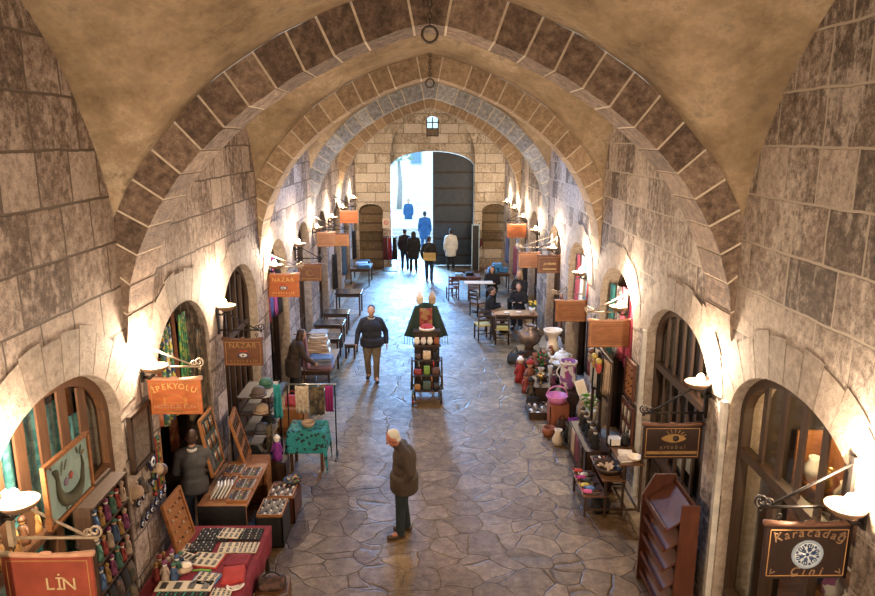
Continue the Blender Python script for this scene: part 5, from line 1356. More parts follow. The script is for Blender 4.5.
# ------------------------------------------------------------------ cart in the middle of the aisle
ct = thing('souvenir_cart', 'tall souvenir cart standing in the middle of the aisle', 'cart', (-.08, 14.95, 0))
for x in (-.26, .26):
    for y in (-.62, .0): MB().bar((x, y, .10), (x, y, .62 if y < -.3 else 1.5), .03).build('post', M_IRON, ct)
for k, (y, z) in enumerate(((-.62, .34), (-.42, .62), (-.22, .90), (-.05, 1.18))): MB().box((0, y, z), (.62, .30, .025)).build('shelf', M_WOOD, ct)
MB().box((0, .08, .75), (.56, .03, 1.4)).build('back_panel', M_WOOD, ct); MB().box((0, .03, 1.485), (.60, .24, .025)).build('shelf', M_WOOD, ct)
for s in (-1, 1):
    MB().lathe([(.11, -.02), (.13, -.02), (.13, .02), (.11, .02), (.11, -.02)], (s*.31, -.58, .13), 18, 1, 1, Matrix.Rotation(PI/2, 3, 'Y'), False).build('wheel', M_BLACK, ct)
    MB().lathe([(.11, -.02), (.13, -.02), (.13, .02), (.11, .02), (.11, -.02)], (s*.31, -.05, .13), 18, 1, 1, Matrix.Rotation(PI/2, 3, 'Y'), False).build('wheel', M_BLACK, ct)
CI = [(-.2, -.66, .3525, flat((.30, .14, .04)), 'ochre'), (.0, -.66, .3525, flat((.05, .08, .06)), 'dark green'), (.2, -.66, .3525, M_BLACK, 'black'),
      (-.2, -.46, .6325, flat((.24, .03, .03)), 'red'), (0, -.46, .6325, flat((.16, .28, .05)), 'lime green'), (.2, -.46, .6325, flat((.10, .05, .04)), 'brown'),
      (-.2, -.26, .9125, M_LEO, 'checked'), (0, -.26, .9125, flat((.55, .42, .28)), 'cream'), (.2, -.26, .9125, BLK, 'black')]
for j, (x, y, z, mt, n_) in enumerate(CI):
    l = '%s purse on the %s tier of the aisle cart, %s' % (n_, ('lowest', 'second', 'third')[j//3], ('left', 'middle', 'right')[j % 3])
    bag('purse', l, (-.08+x, 14.95+y, z), .14+.045*(j % 2), .13, .12+.035*((j*2) % 3), mt, BLK, rz=.3*((j % 3)-1))
for j in range(4):
    vase('souvenir_pot', 'white and red pot on the top tier of the aisle cart, %s from the left' % ('first', 'second', 'third', 'fourth')[j], (-.08-.22+.145*j, 14.86, 1.1925), [(.03, 0), (.06, .04), (.065, .09), (.045, .14), (.05, .16)], [M_WHITE, M_FLOW, M_WHITE, M_TERR][j], 'pot', 14)
for s in (-1, 1):
    for j in range(2): cloth('scarf', ('dark scarf hanging on the left side of the aisle cart, %s' if s < 0 else 'dark scarf hanging on the right side of the aisle cart, %s') % ('front', 'rear')[j], (-.08+s*.33, 14.50+.28*j, .80+.1*j), .24, .5, [M_SCARF4, M_LEO][j], folds=2, amp=.025, rz=PI/2, seed=j)
for j, (x, z, c, l) in enumerate(((-.30, .30, M_MIX, 'bead string dangling at the lower left corner of the aisle cart'), (-.12, .58, M_BIT, 'dark bead string dangling from the second tier of the aisle cart, left'), (.10, .58, M_WOOD3, 'orange bead string dangling from the second tier of the aisle cart, right'), (-.18, .86, M_MIX, 'coloured bead string dangling from the third tier of the aisle cart, left'), (.14, .86, M_RED, 'red bead string dangling from the third tier of the aisle cart, right'))):
    b_ = thing('bead_string', l, 'beads', (-.08+x, 14.95+{.30: -.775, .58: -.575, .86: -.375}[z], z+.03))
    MB().tube([(0, 0, 0), (.01, -.004, -.1), (0, 0, -.20)], .014, 6).build('string', c, b_); MB().ball((0, 0, -.22), .026).build('tassel', M_BIT if j % 2 else M_RED, b_)
rc = thing('cap', 'red cap with a white rim on top of the aisle cart', 'hat', (-.08, 14.98, 1.50)); MB().lathe([(.15, 0), (.15, .05), (.11, .12), (.0, .15)], (0, 0, 0), 16).build('crown', M_RED, rc); MB().lathe([(.15, .0), (.175, .02), (.17, .05), (.15, .055)], (0, 0, 0), 16, cap=False).build('rim', M_CREAM, rc)
# dress stands behind the cart
def bust_stand(label, loc, coat, head):
    r = thing('dress_stand', label, 'dress stand', loc)
    MB().tube([(0, 0, 0), (0, 0, 2.05)], .02, 8).build('pole', M_WOOD2, r); MB().lathe([(.13, 0), (.13, .02), (.04, .05)], (0, 0, 0), 18).build('base', M_WOOD2, r)
    MB().lathe([(.045, 2.0), (.075, 2.04), (.085, 2.14), (.095, 2.16), (.07, 2.20), (.05, 2.28), (.0, 2.31)], (0, 0, 0), 14).build('head', head, r)
    return r
bust_stand('left dress stand with a pale head behind the aisle cart', (-.24, 15.30, 0), None, M_CREAM)
bust_stand('right dress stand with a pale head behind the aisle cart', (.04, 15.30, 0), None, M_BEI)
gw = thing('shawl', 'dark green fringed shawl spread wide over the dress stands behind the cart', 'shawl', (-.10, 15.32, 2.03))
def shw(u, v):
    a = (u-.5); wv = .50+.50*v
    return (a*wv*1.0, -.06-.10*math.sin(PI*u)-.02*math.sin(26*u)*v, -.80*v+.05*math.cos(2*a*PI)-.10*v*math.cos(2*PI*a)), (0, -1, .2)
MB().sheet(shw, 30, 10, .012).build('cloth', pm('cloth_bottle', (.015, .035, .03), .9), gw)
fm = MB()
for i in range(17): x = (i/16-.5)*.98; fm.tube([(x, -.07, -.86+.1*math.cos(2*PI*(i/16-.5))*-1+.02), (x, -.07, -.95)], .008, 5)
fm.build('fringe', M_GRN, gw)
cloth('scarf', 'wine-red and ochre scarf draped down the middle of the dark green shawl', (-.10, 15.10, 1.97), .28, .66, patterned('scarf_wine', [(.20, .03, .03), (.26, .05, .04), (.30, .17, .07)], 12), folds=3, amp=.02)

# ------------------------------------------------------------------ right: cafe
table('cafe_table', 'brown cafe table with seated guests, right side of the aisle', (2.42, 19.6, 0), 1.3, .66, .74, pm('table_brown', (.19, .085, .04), .4, var=.2), M_WOOD)
for j, (x, y, mt, l) in enumerate(((2.2, 19.55, M_WHITE, 'white tea saucer left on the brown cafe table'), (2.55, 19.6, M_WHITE, 'white tea saucer in the middle of the brown cafe table'))):
    vase('saucer', l, (x, y, .74), [(.03, 0), (.06, .008), (.085, .022)], mt, 'saucer', 14)
vase('flower_pot', 'white pot with yellow flowers at the right end of the brown cafe table', (2.92, 19.5, .74), [(.06, 0), (.08, .10), (.10, .17)], M_WHITE, 'pot')
fp = thing('flowers', 'yellow flowers in the white pot on the cafe table', 'flowers', (2.92, 19.5, .88)); m = MB(); m2 = MB(); rr = random.Random(2)
for i in range(12):
    a = rr.uniform(0, 6.28); q = rr.uniform(.02, .11); p = (q*math.cos(a), q*math.sin(a), rr.uniform(.12, .24)); m.tube([(0, 0, 0), p], .005, 5); m2.ball(p, .028, 7, 5)
m.build('stems', flat((.06, .16, .04)), fp); o = m2.build('blossoms', flat((.62, .45, .06)), fp); o['kind'] = 'stuff'
M_SEATY = pm('seat_yellow', (.50, .38, .10), .7)
chair('dark chair with a yellow seat, back to the viewer, left of the nearest cafe chairs', (1.50, 19.45, 0), .25, M_WOOD, M_SEATY)
chair('dark chair with a yellow seat tucked against the front of the brown cafe table', (2.02, 19.0, 0), -.1, M_WOOD, M_SEATY)
chair('dark chair standing by itself beside the pedestal table', (1.55, 22.2, 0), -.9, M_WOOD, M_WOOD2)
for j, (x, y, r_) in enumerate(((1.75, 20.3, -95), (2.72, 20.95, 165), (2.95, 22.35, 140), (2.15, 23.85, 170))):
    st_ = thing('stool', ('stool under the dark-haired guest at the left of the cafe table', 'stool under the guest in black behind the cafe table', 'stool under the fair-haired woman', 'stool under the guest behind the pedestal table')[j], 'stool', (x, y, 0), math.radians(r_))
    MB().lathe([(.17, .37), (.18, .39), (.17, .41)], (0, 0, 0), 16).build('seat', M_WOOD2, st_)
    for k in range(4): a = PI/4+PI/2*k; MB().bar((.15*math.cos(a), .15*math.sin(a), 0), (.11*math.cos(a), .11*math.sin(a), .38), .028).build('leg', M_WOOD, st_)
pt = thing('pedestal_table', 'white-topped pedestal table on a thin post in the right half of the aisle', 'table', (1.60, 22.75, 0))
MB().box((0, 0, .99), (.95, .42, .03)).build('tabletop', OFFW, pt, bevel=.005); MB().tube([(0, 0, .03), (0, 0, .98)], .025, 8).build('post', M_SIL, pt); MB().lathe([(.24, 0), (.24, .02), (.04, .04)], (0, 0, 0), 16).build('base', M_IRON, pt)
table('cafe_table', 'dark red cafe table farther down, right side near the bag man', (1.30, 25.3, 0), 1.1, .75, .74, M_REDW, M_REDW)
for j, (x, y, c, l) in enumerate(((1.05, 25.2, flat((.20, .32, .42)), 'pale blue cloth on the far dark red table'), (1.45, 25.4, BLK, 'black folded cloth on the far dark red table'))): folded(l, (x, y, .74), .3, .3, .10, [c])
chair('dark red chair at the left of the far cafe table', (.80, 24.6, 0), .2, M_REDW, M_REDW)
chair('dark red chair at the front of the far cafe table', (1.55, 24.45, 0), -.1, M_REDW, M_REDW)
table('stall_table', 'low table under bright blue bundles, far right', (2.55, 26.2, 0), .9, .9, .72, M_WOOD2, M_WOOD)
for j, (x, y, z) in enumerate(((2.35, 26.0, .72), (2.75, 26.1, .72), (2.5, 26.4, .72), (2.55, 26.15, .88))):
    folded('bright blue bundle on the far right table, %s' % ('front left', 'front right', 'back', 'on top')[j], (x, y, z), .36, .34, .16, [flat((.05, .22, .48)), flat((.08, .30, .55))], cat='bundle', name='cloth_bundle')
for j, (y, c, l) in enumerate(((28.9, flat((.10, .14, .30)), 'blue scarf hanging on the far right wall by the stair niche'), (26.1, flat((.24, .07, .12)), 'plum scarf hanging on the far right wall'), (23.3, BLK, 'black coat hanging on the right wall beyond the cafe'))): cloth('scarf', l, (3.2, y, 1.7), .4, 1.1, c, rz=-PI/2+.15, amp=.04, seed=j)
dsp = thing('info_stand', 'tall narrow stand edged in pale blue beside the closed door leaf', 'panel', (1.98, 30.4, 0))
MB().box((0, 0, 1.0), (.28, .14, 1.95)).build('panel', M_BLACK, dsp)
for s in (-1, 1): MB().box((s*.15, -.02, 1.0), (.03, .18, 2.0)).build('edge', flat((.45, .60, .70)), dsp)
MB().box((0, -.02, 2.0), (.33, .18, .03)).build('edge', flat((.45, .60, .70)), dsp)
wr = thing('wall_bag', 'dark woven bag hanging between the closed door and the right stair niche', 'bag', (2.16, 30.86, 1.0)); MB().ball((0, 0, .15), (.17, .09, .22)).build('bag_body', PLUM, wr); MB().tube([(-.14, 0, .28), (0, .02, .95), (.14, 0, .28)], .012, 6).build('strap', BLK, wr); MB().ball((0, 0, .98), (.03, .06, .05)).build('hook', M_IRON, wr)
gs = thing('garment_rack', 'rack of red and dark garments between the left stair niche and the open door', 'rack', (-1.75, 30.3, 0))
for s in (-1, 1): MB().bar((s*.3, 0, 0), (s*.3, 0, 1.5), .03).build('post', M_IRON, gs)
MB().bar((-.32, 0, 1.5), (.32, 0, 1.5), .03).build('rail', M_IRON, gs); MB().box((0, 0, .1), (.64, .3, .03)).build('foot_shelf', M_IRON, gs)
for x, c, l in ((-1.96, PLUM, 'plum coat on the rack by the open door'), (-1.76, flat((.26, .03, .05)), 'red jacket on the rack by the open door'), (-1.56, BLK, 'black coat on the rack by the open door')): cloth('coat', l, (x, 30.28, 1.48), .22, 1.0, c, 'coat', 2, .06, seed=int(-x*9), taper=.3)
ns = thing('notice', 'small pale notice with a red ring on the wall left of the open door', 'sign', (-1.95, 30.993, 2.0)); MB().box((0, 0, 0), (.34, .015, .42)).build('panel', M_CREAM, ns); MB().tube([(.09*math.cos(a), -.012, .03+.09*math.sin(a)) for a in [2*PI*i/18 for i in range(18)]], .014, 6, True).build('ring', flat((.55, .06, .06)), ns); MB().bar((-.06, -.012, .09), (.06, -.012, -.03), .022).build('bar', flat((.55, .06, .06)), ns)

# ------------------------------------------------------------------ right: crockery and bric-a-brac corner
for nm, x, y, w_, l, h, lb in (('crate', 2.55, 17.35, .6, .6, .34, 'low dark crate under the copper urn'), ('crate', 2.98, 16.4, .5, .7, .55, 'dark crate under the white vase'), ('crate', 2.98, 15.3, .55, .8, .62, 'dark crate under the white teapot'), ('crate', 2.90, 14.05, .6, .9, .50, 'dark crate under the flowered jug'), ('crate', 2.48, 14.75, .45, .8, .36, 'low dark crate at the aisle edge behind the pink basket')):
    box_crate(nm, lb, (x, y, 0), (w_, l, h), M_WOOD)
vase('copper_urn', 'big round tarnished copper urn at the back of the bric-a-brac corner', (2.55, 17.35, .34), [(.12, 0), (.10, .06), (.26, .18), (.31, .32), (.26, .46), (.14, .54), (.17, .62)], M_COPPER, 'urn', 22, 2)
vase('vase', 'tall white vase with a waist, beside the copper urn', (2.98, 16.4, .55), [(.13, 0), (.16, .06), (.13, .22), (.10, .30), (.13, .40), (.22, .50), (.23, .56)], M_CREAM, 'vase', 22)
vase('teapot', 'white teapot with a lid on the dark crate, right wall', (3.02, 15.35, .62), [(.09, 0), (.17, .05), (.20, .13), (.15, .21), (.09, .24)], M_WHITE, 'teapot', 18, 1, lid=M_WHITE, spout=True, hr=.09)
vase('bowl', 'white bowl next to the teapot', (2.88, 15.02, .62), [(.05, 0), (.10, .04), (.14, .10)], M_WHITE, 'bowl')
vase('jug', 'tall white jug painted with purple flowers, right bric-a-brac corner', (2.88, 13.95, .50), [(.11, 0), (.15, .06), (.17, .20), (.15, .38), (.16, .52), (.19, .60)], M_FLOW, 'jug', 22, 1, M_WHITE, PI, band=[(.58, .19, M_WHITE)])
vase('glass_vase', 'slim pale glass vase standing left of the flowered jug', (2.58, 14.35, .5-.14), [(.06, 0), (.03, .05), (.022, .2), (.05, .42), (.06, .5)], pm('pale_glass', (.48, .47, .44), .15, var=.1), 'vase', 14)
pk = thing('basket', 'bright pink plastic basket with a handle on the terracotta box', 'basket', (2.55, 13.30, .42))
MB().lathe([(.13, 0), (.17, .05), (.22, .16), (.20, .16), (.155, .05), (.11, .02)], (0, 0, 0), 22).build('bowl', M_PINK, pk); MB().tube([(.21*math.cos(PI*i/14), 0, .16+.20*math.sin(PI*i/14)) for i in range(15)], .012, 8).build('handle', M_PINK, pk); MB().tube([(.215*math.cos(a), .215*math.sin(a), .16) for a in [2*PI*i/22 for i in range(22)]], .012, 6, True).build('rim', M_PINK, pk)
box_crate('plinth', 'terracotta-coloured box carrying the pink basket', (2.58, 13.28, 0), (.40, .36, .42), M_TERR)
bag('hand_bag', 'purple bag on the floor right of the terracotta box', (2.84, 12.95, 0), .28, .22, .24, M_PURP, BLK)
bag('hand_bag', 'black bag on the floor beside the purple bag', (3.02, 12.78, .0), .30, .24, .36, BLK, BLK)
tray('dark open suitcase of small goods on the floor left of the terracotta box', (2.28, 13.75, .0), .5, .6, M_WOOD, [M_BIT, M_BEI, M_WHITE], 4, 4, bit=.05, rim=M_WOOD, name='suitcase', cat='suitcase', h=.10)
for j, (x, y, h, c, hd, ht, l) in enumerate(((2.12, 15.75, .62, M_RED, M_SKIN, M_WHITE, 'red puppet with a white cap standing at the aisle edge'), (2.30, 15.40, .66, flat((.26, .09, .05)), M_SKIN, M_RED, 'rust-brown puppet with a red cap standing at the aisle edge'), (2.20, 16.3, .60, flat((.20, .05, .05)), M_SKIN, BLK, 'dark red puppet with a black cap, rearmost at the aisle edge'), (2.20, 14.45, .55, M_SCARF4, M_WOOD2, BLK, 'dark brown puppet nearest the suitcase'))):
    doll(l, (x, y, 0), h, c, hd, ht, name='puppet', cat='puppet')
bag('hand_bag', 'black and white bag beside the copper urn', (2.18, 17.2, 0), .42, .3, .26, patterned('black_white', [(.02, .02, .02), (.02, .02, .02), (.55, .52, .5)], 5), BLK)
def bush(name, label, loc, n, r, leafm, flowm, cat='plant'):
    o = thing(name, label, cat, loc); rr_ = random.Random(n); m = MB(); f = MB()
    for i in range(n):
        a = rr_.uniform(0, 6.28); b = rr_.uniform(.1, 1); p = Vector((r*math.cos(a)*math.sqrt(b), r*math.sin(a)*math.sqrt(b), r*rr_.uniform(.5, 1.9)))
        m.tube([(0, 0, 0), p*.6+Vector((0, 0, .02)), p], .006, 5)
        q = Quaternion((rr_.random(), rr_.random(), rr_.random(), rr_.random())).to_matrix(); m.ball(p, (.05, .022, .01), 6, 4, q)
        if i % 2: f.ball(p+Vector((0, 0, .02)), .03, 7, 5)
    k = m.build('leaves', leafm, o); k['kind'] = 'stuff'; k = f.build('flowers', flowm, o); k['kind'] = 'stuff'; return o
LEAF = flat((.05, .16, .04))
vase('flower_pot', 'dark pot of red flowers in front of the white vase', (2.70, 15.75, 0), [(.12, 0), (.15, .2), (.17, .38)], M_BLACK, 'pot'); bush('flowers', 'red flowers with green leaves in the dark pot before the white vase', (2.70, 15.75, .36), 26, .20, LEAF, flat((.45, .03, .05)), 'flowers')
vase('flower_pot', 'cream pot of white flowers near the scarf poles, right wall', (3.02, 12.45, .35), [(.10, 0), (.13, .12), (.14, .26)], M_CREAM, 'pot'); bush('flowers', 'white flowers with bright green leaves near the scarf poles, right wall', (3.02, 12.45, .58), 28, .17, flat((.18, .36, .08)), M_CREAM, 'flowers')
box_crate('crate', 'low dark box under the pot of white flowers', (3.02, 12.45, 0), (.36, .40, .35), M_WOOD)
for j, (x, y, z, prof, mt, l) in enumerate(((2.42, 14.55, .36, [(.05, 0), (.015, .05), (.015, .12), (.07, .18), (.075, .25)], M_BRASS, 'brass goblet at the aisle edge of the bric-a-brac'), (2.50, 14.9, .36, [(.09, 0), (.13, .05), (.15, .12)], M_COPPER, 'small copper bowl behind the brass goblet'),
        (2.78, 15.25, .62, [(.05, 0), (.08, .05), (.03, .12), (.05, .16)], M_WHITE, 'small white cup beside the bowl'), (2.90, 16.15, .55, [(.05, 0), (.09, .08), (.04, .18), (.05, .22)], M_TERR, 'terracotta bottle in front of the white vase'), (3.05, 14.3, .50, [(.07, 0), (.10, .10), (.05, .2), (.06, .26)], M_BRASS, 'brass pitcher behind the flowered jug'),
        (2.72, 14.30, .50, [(.06, 0), (.09, .08), (.05, .16)], M_BLACK, 'black pot left of the flowered jug'), (2.50, 15.05, .36, [(.06, 0), (.03, .1), (.08, .22)], M_BEI, 'beige cup at the back of the low crate'))):
    vase('pot', l, (x, y, z), prof, mt, 'pot', 14)
bk = thing('plaque', 'white plaque leaning against the dark crate right of the jug', 'plaque', (3.08, 13.55, .50)); q = Matrix.Rotation(-.3, 3, 'Y') @ Matrix.Rotation(-.3, 3, 'X'); MB().box((0, 0, .16), (.20, .02, .30), q).build('panel', M_WHITE, bk); MB().box((0, -.014, .16), (.15, .006, .24), q).build('face', M_CREAM, bk)
# scarf poles and masks under the blank board, carved panels by the second arch
sp_ = thing('scarf_stand', 'dark wooden stand with poles of scarves under the blank orange-brown board', 'stand', (2.98, 11.55, 0))
for y in (-.6, 0, .6): MB().bar((0, y, 0), (0, y, 2.05), .045).build('post', M_WOOD, sp_)
for z in (1.3, 2.03): MB().bar((0, -.64, z), (0, .64, z), .035).build('rail', M_WOOD, sp_)
SP = [(12.1, OFFW, .85, 'white scarf on the scarf poles, farthest from the viewer'), (11.92, BLK, .9, 'black scarf on the scarf poles, second from the far end'), (11.74, OFFW, .8, 'white scarf between two black ones on the scarf poles'), (11.52, BLK, .95, 'black scarf in the middle of the scarf poles'), (11.32, M_SCARF4, .8, 'brown scarf on the scarf poles'), (11.14, flat((.42, .30, .20)), .7, 'tan scarf on the scarf poles'), (10.98, M_BEI, .6, 'beige scarf on the scarf poles, nearest the viewer')]
for j, (y, mt, h, l) in enumerate(SP): cloth('scarf', l, (2.945, y, 2.03), .13, h*.9, mt, folds=2, amp=.025, rz=-PI/2+.5, seed=j)
for j, (y, c, l) in enumerate(((11.85, M_BEI, 'beige mask hanging at the top of the scarf poles'), (11.55, flat((.50, .30, .12)), 'ochre mask hanging at the top of the scarf poles'), (11.25, flat((.50, .08, .07)), 'red and yellow mask hanging nearest the blank board'))):
    mk = thing('mask', l, 'mask', (2.84, y, 1.86)); MB().ball((0, 0, 0), (.05, .09, .12)).build('face', c, mk); MB().ball((.0, 0, .10), (.05, .10, .05)).build('crest', [M_WOOD2, flat((.55, .42, .08)), flat((.55, .42, .08))][j], mk)
    for s in (-1, 1): MB().ball((-.045, s*.035, .02), (.012, .018, .012), 8, 5).build('eye', BLK, mk)
for j in range(5): doll('white-headed dark doll in the row under the scarf poles, %s from the viewer' % ('first', 'second', 'third', 'fourth', 'fifth')[j], (2.72, 10.75+.24*j, .62), .34, [BLK, M_SCARF4, NAVY, BLK, M_SCARF4][j], M_WHITE, M_WOOD, group='dolls under the scarf poles')
box_crate('chest', 'long dark chest under the row of white-headed dolls', (2.74, 11.25, 0), (.40, 1.3, .62), M_WOOD, 'chest')
board('carved_panel', 'red-brown carved wooden panel hanging by the second arch, upper one', (3.20, 10.62, 1.86), (0, -1, 0), (0, 0, 1), .50, .62, M_WOOD3, M_REDW, [M_REDW], 4, 3, cat='carved panel')
board('carved_panel', 'tall red-brown panel hung with bead strings by the second arch, lower one', (3.18, 10.55, 1.02), (0, -1, 0), (0, 0, 1), .62, .95, M_REDW, M_REDW, [M_BIT, M_WHITE, M_BEI], 3, 8, cat='carved panel', strips=True)
for k, (y, c, l) in enumerate(((11.35, flat((.42, .05, .10)), 'red dress hanging in the pointed arch over the blank board, nearest'), (11.75, flat((.50, .10, .14)), 'pinkish red dress hanging in the pointed arch over the blank board'), (12.15, patterned('dress_grey', [(.20, .18, .17), (.35, .32, .30), (.12, .10, .10)], 14), 'grey patterned dress in the pointed arch over the blank board'), (12.6, flat((.03, .16, .16)), 'dark teal dress in the pointed arch over the blank board'))):
    cloth('dress', l, (XW+.10, y, 3.12-.05*abs(k-1)), .36, 1.3, c, 'dress', 2, .05, PI/2, seed=k, taper=.4)
for k, (y, c, l) in enumerate(((14.55, flat((.34, .04, .05)), 'red dress hanging in the second pointed arch of the right wall'), (14.9, flat((.06, .22, .36)), 'bright blue dress in the second pointed arch of the right wall'), (15.25, OFFW, 'white blouse in the second pointed arch of the right wall'), (15.7, flat((.36, .07, .10)), 'dark pink dress in the second pointed arch of the right wall'))):
    cloth('dress', l, (XW+.12, y, 3.16-.05*abs(k-1)), .36, 1.3, c, 'dress', 2, .05, PI/2, seed=k+2, taper=.4)
for j, (y, c, l) in enumerate(((11.78, M_SCARF4, 'brown patterned shawl hung over the front of the long dark chest, farthest'), (11.50, M_BEI, 'beige shawl hung over the front of the long dark chest'), (11.20, flat((.14, .03, .05)), 'wine-red shawl hung over the front of the long dark chest'), (10.92, M_LEO, 'checked shawl hung over the front of the long dark chest, nearest'))):
    cloth('shawl', l, (2.525, y, .625), .25, .46, c, 'shawl', 2, .012, PI/2, seed=j)
for j, (x, y, prof, mt, l) in enumerate(((2.40, 12.25, [(.09, 0), (.12, .10), (.06, .24), (.08, .30)], M_CREAM, 'cream floor vase left of the long dark chest'), (2.62, 12.35, [(.08, 0), (.11, .14), (.05, .30), (.07, .38)], M_BLACK, 'tall black floor vase left of the long dark chest'), (2.30, 12.65, [(.10, 0), (.14, .08), (.12, .18)], M_TERR, 'terracotta pot on the floor near the purple bag'))):
    vase('floor_vase', l, (x, y, 0), prof, mt, 'vase', 16)
# stepped shoe shelf
ss = thing('shoe_shelf', 'stepped wooden shelf of slippers and curios at the far edge of the second right arch', 'shelf', (2.78, 10.05, 0))
for x, z in ((-.30, .34), (-.02, .60), (.24, .86)): MB().box((x, 0, z), (.36, .86, .025)).build('shelf', M_WOOD2, ss)
for s in (-1, 1):
    for x, h in ((-.44, .34), (-.14, .60), (.12, .86), (.38, 1.05)): MB().bar((x, s*.40, 0), (x, s*.40, h), .035).build('post', M_WOOD, ss)
    MB().bar((-.44, s*.40, .12), (.38, s*.40, .12), .03).build('rail', M_WOOD, ss)
SL = [('pink', (.55, .10, .28)), ('blue', (.08, .18, .42)), ('yellow', (.55, .42, .08)), ('black', (.02, .02, .02)), ('magenta', (.42, .03, .22)), ('white', (.6, .56, .52)), ('red', (.42, .05, .04))]
for j, (n_, c) in enumerate(SL): shoe_pair_item('%s slipper on the lowest step of the shoe shelf' % n_, (2.44+.06*(j % 2), 9.70+.115*j, .354), flat(c), SHOEN, rz=PI/2+.2*(j % 3-1))
bw = vase('basket', 'round dark basket of shells on the middle step of the shoe shelf', (2.74, 9.92, .613), [(.15, 0), (.20, .05), (.23, .11)], M_WOOD, 'basket', 22)
sh_ = thing('shell_heap', 'pale shells filling the dark basket on the shoe shelf', 'shells', (2.74, 9.92, .68)); m = MB(); rr = random.Random(9)
for i in range(26): a = rr.uniform(0, 6.28); q = .16*math.sqrt(rr.random()); m.ball((q*math.cos(a), q*math.sin(a), .02+.03*rr.random()), (.035, .025, .02), 7, 5, Matrix.Rotation(a, 3, 'Z'))
o = m.build('shells', M_BEI, sh_); o['kind'] = 'stuff'
box_crate('carton', 'small white box on the top step of the shoe shelf', (2.92, 10.32, .873), (.18, .16, .12), M_WHITE)
for j, (x, y, c, l) in enumerate(((3.0, 9.98, M_CREAM, 'cream book lying on the top step of the shoe shelf'), (2.95, 9.76, flat((.30, .24, .18)), 'brown book lying near the front of the top step of the shoe shelf'))):
    b_ = thing('book', l, 'book', (x, y, .873), .3*(j-.5)); MB().box((0, 0, .018), (.20, .15, .028)).build('pages', M_WHITE, b_); MB().box((0, 0, .035), (.21, .16, .006)).build('cover', c, b_); MB().box((0, 0, .003), (.21, .16, .005)).build('cover', c, b_)
vase('jug', 'dark small jug at the wall end of the shoe shelf', (3.08, 10.28, .873), [(.05, 0), (.08, .07), (.04, .16), (.05, .2)], M_BLACK, 'jug', 14, 1)
vase('bowl', 'cream bowl with wares at the wall end of the shoe shelf', (3.08, 9.74, .873), [(.04, 0), (.09, .04), (.11, .08)], M_CREAM, 'bowl', 16)
tray('flat tray of dark curios on the middle step of the shoe shelf', (2.74, 10.26, .613), .26, .26, M_WOOD, [M_BIT, M_WHITE, M_TERR], 3, 4, bit=.03, rim=M_WOOD)
bag('hand_bag', 'black bag on the floor under the shoe shelf', (2.62, 9.85, 0), .3, .24, .2, BLK, BLK)

# ------------------------------------------------------------------ right: slatted brochure rack, pale jamb and edge-highlight strips, lit shop interior
rk = thing('brochure_rack', 'red-brown rack of five slanting shelves between the two big right arches', 'rack', (2.90, 7.72, 0))
def side(s):
    return [(-.20, 0), (.20, 0), (.20, 1.45), (.02, 1.45), (-.20, .30)]
for s, y in ((-1, -.40), (1, .40)):
    MB().prism(([(-.04, 0), (.21, 0), (.21, 1.48), (.0, 1.48)] if s < 0 else [(-.21, 0), (.21, 0), (.21, 1.48), (-.06, 1.48), (-.21, 1.2)]), lambda u, v, q: (u, y-.015+q, v), .03).build('side_panel', M_REDW, rk)
for k in range(5):
    z = .22+.26*k; q = Matrix.Rotation(-.62, 3, 'Y')
    MB().box((0, 0, z), (.42, .77, .022), q).build('shelf', M_REDW, rk); MB().box((-.175, 0, z-.09), (.02, .77, .06)).build('lip', M_REDW, rk)
MB().box((.19, 0, .74), (.02, .77, 1.4)).build('back_panel', M_REDW, rk)
M_JAMB_HL = pm('jamb_and_edge_highlight', (.48, .45, .41), .7, var=.2)
for y in (10.16, 7.22):  # pale strips: far one the wall edge, near one a highlight built as shape
    m = MB(); m.box((XW-.03, y, 1.40), (.07, .07, 2.8)); trim(m, M_JAMB_HL)
# goods glowing inside the nearest right shop
for z in (.6, 1.15, 1.7, 2.2):
    pass
sf = thing('shop_shelf', 'lit shelves of pottery inside the nearest right shop', 'shelf', (4.12, 6.35, 0))
for z in (.55, 1.05, 1.55, 2.05): MB().box((0, 0, z), (.30, 1.3, .03)).build('shelf', M_WOOD3, sf)
MB().box((.16, 0, 1.3), (.03, 1.36, 2.5)).build('back_panel', M_WOOD3, sf)
for s in (-1, 1): MB().box((0, s*.66, 1.3), (.32, .03, 2.5)).build('side', M_WOOD3, sf)
WR = [M_WHITE, M_FLOW, pm('ware_blue', (.06, .14, .34), .3), M_CREAM, M_BRASS]
for a_, z in enumerate((1.065, 1.565, 2.065)):
    for j in range(4):
        vase('plate_pot', '%s pot on the %s lit shelf inside the nearest right shop, %s from the viewer' % (('white', 'flowered', 'blue', 'cream', 'brass')[(j+a_) % 5], ('lower', 'middle', 'upper')[a_], ('first', 'second', 'third', 'fourth')[j]), (4.05, 5.92+.29*j, z), [(.05, 0), (.09, .08), (.10, .16), (.05, .24), (.06, .28)], WR[(j+a_) % 5], 'pot', 14)
light('shop_light', 'POINT', (3.95, 6.5, 2.75), 38, (1, .66, .34), .06)
light('shop_light', 'POINT', (3.95, 5.5, 1.55), 14, (1, .72, .42), .06)
blb = thing('shop_bulb', 'bare bulb glowing inside the nearest right shop', 'bulb', (3.95, 6.62, 1.5)); MB().ball((0, 0, 0), .035).build('glass', pm('shop_glow', (1, .9, .8), .5, var=0, emit=(1, .75, .45), estr=14), blb); MB().tube([(0, 0, .03), (0, 0, .10)], .014, 8).build('socket', M_BLACK, blb)
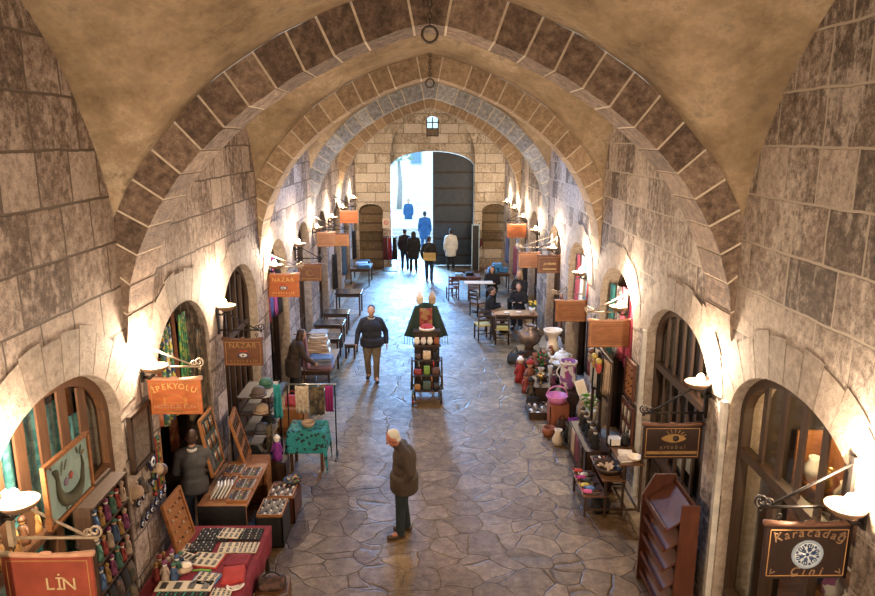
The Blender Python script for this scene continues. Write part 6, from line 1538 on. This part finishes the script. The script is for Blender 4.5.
for j, (y, z) in enumerate(((9.0, 1.25), (9.35, 1.1))):
    nb = thing('poster', ('pale notice leaning inside the second right shop window, nearer one', 'pale notice leaning inside the second right shop window, farther one')[j], 'notice', (XW+.35, y, z)); MB().box((0, 0, 0), (.012, .22, .42)).build('sheet', OFFW, nb); MB().box((.008, 0, 0), (.01, .26, .46)).build('backing', M_WOOD, nb)

# more wares crowding the bric-a-brac corner
for j, (y, z, w_, h, c, l) in enumerate(((13.30, 1.95, .26, 1.1, M_SCARF4, 'dark patterned shawl hanging on the pier behind the flowered jug, nearest'), (13.60, 1.9, .24, 1.0, flat((.16, .03, .04)), 'wine-red shawl hanging on the pier behind the flowered jug'), (13.88, 1.95, .24, 1.1, BLK, 'black shawl hanging on the pier behind the flowered jug, farthest'), (16.50, 1.85, .30, 1.1, M_SCARF4, 'dark patterned shawl on the pier behind the white vase'), (16.90, 1.9, .28, 1.1, flat((.20, .07, .03)), 'rust-brown shawl on the pier behind the white vase'))):
    cloth('shawl', l, (3.246, y, z), w_, h, c, 'shawl', 2, .018, PI/2, seed=j)
EX = [('doll', 2.62, 14.15, .50, .30, flat((.10, .02, .05)), 'small plum doll in front of the flowered jug'), ('doll', 2.74, 14.62, .50-.14, .30, flat((.28, .20, .12)), 'small tan doll on the low crate behind the pink basket'), ('doll', 2.52, 15.75, 0, .46, flat((.05, .10, .06)), 'green puppet standing by the pot of red flowers'),
      ('doll', 2.42, 16.15, 0, .50, BLK, 'black puppet standing by the pot of red flowers'), ('doll', 2.16, 15.05, 0, .46, flat((.30, .06, .05)), 'smaller red puppet before the low crate at the aisle edge'), ('doll', 2.78, 15.62, .62, .28, flat((.30, .22, .16)), 'small beige doll beside the white teapot'),
      ('bag', 2.36, 16.75, 0, .3, M_SCARF4, 'brown patterned bag on the floor in front of the copper urn'), ('bag', 2.20, 14.15, 0, .26, BLK, 'black bag on the floor between the suitcase and the low crate'), ('bag', 2.60, 12.95, 0, .22, M_LEO, 'checked bag on the floor in front of the terracotta box'),
      ('pot', 3.08, 14.72, 0, .62, M_BLACK, 'tall black jar standing against the wall by the flowered jug'), ('pot', 2.62, 16.75, 0, .40, M_TERR, 'terracotta jar standing between the copper urn and the white vase'), ('pot', 3.06, 13.25, 0, .58, M_BEI, 'beige jar standing against the wall right of the terracotta box')]
for k_, x, y, z, h, c, l in EX:
    if k_ == 'doll': doll(l, (x, y, z), h, c, M_WHITE if h < .4 else M_SKIN, flat((.12, .04, .03)), name='puppet' if 'puppet' in l else 'doll', cat='puppet' if 'puppet' in l else 'doll')
    elif k_ == 'bag': bag('hand_bag', l, (x, y, z), h, h*.7, h*.9, c, BLK)
    else: vase('jar', l, (x, y, z), [(.09, 0), (.13, h*.3), (.12, h*.6), (.06, h*.85), (.075, h)], c, 'jar', 16)
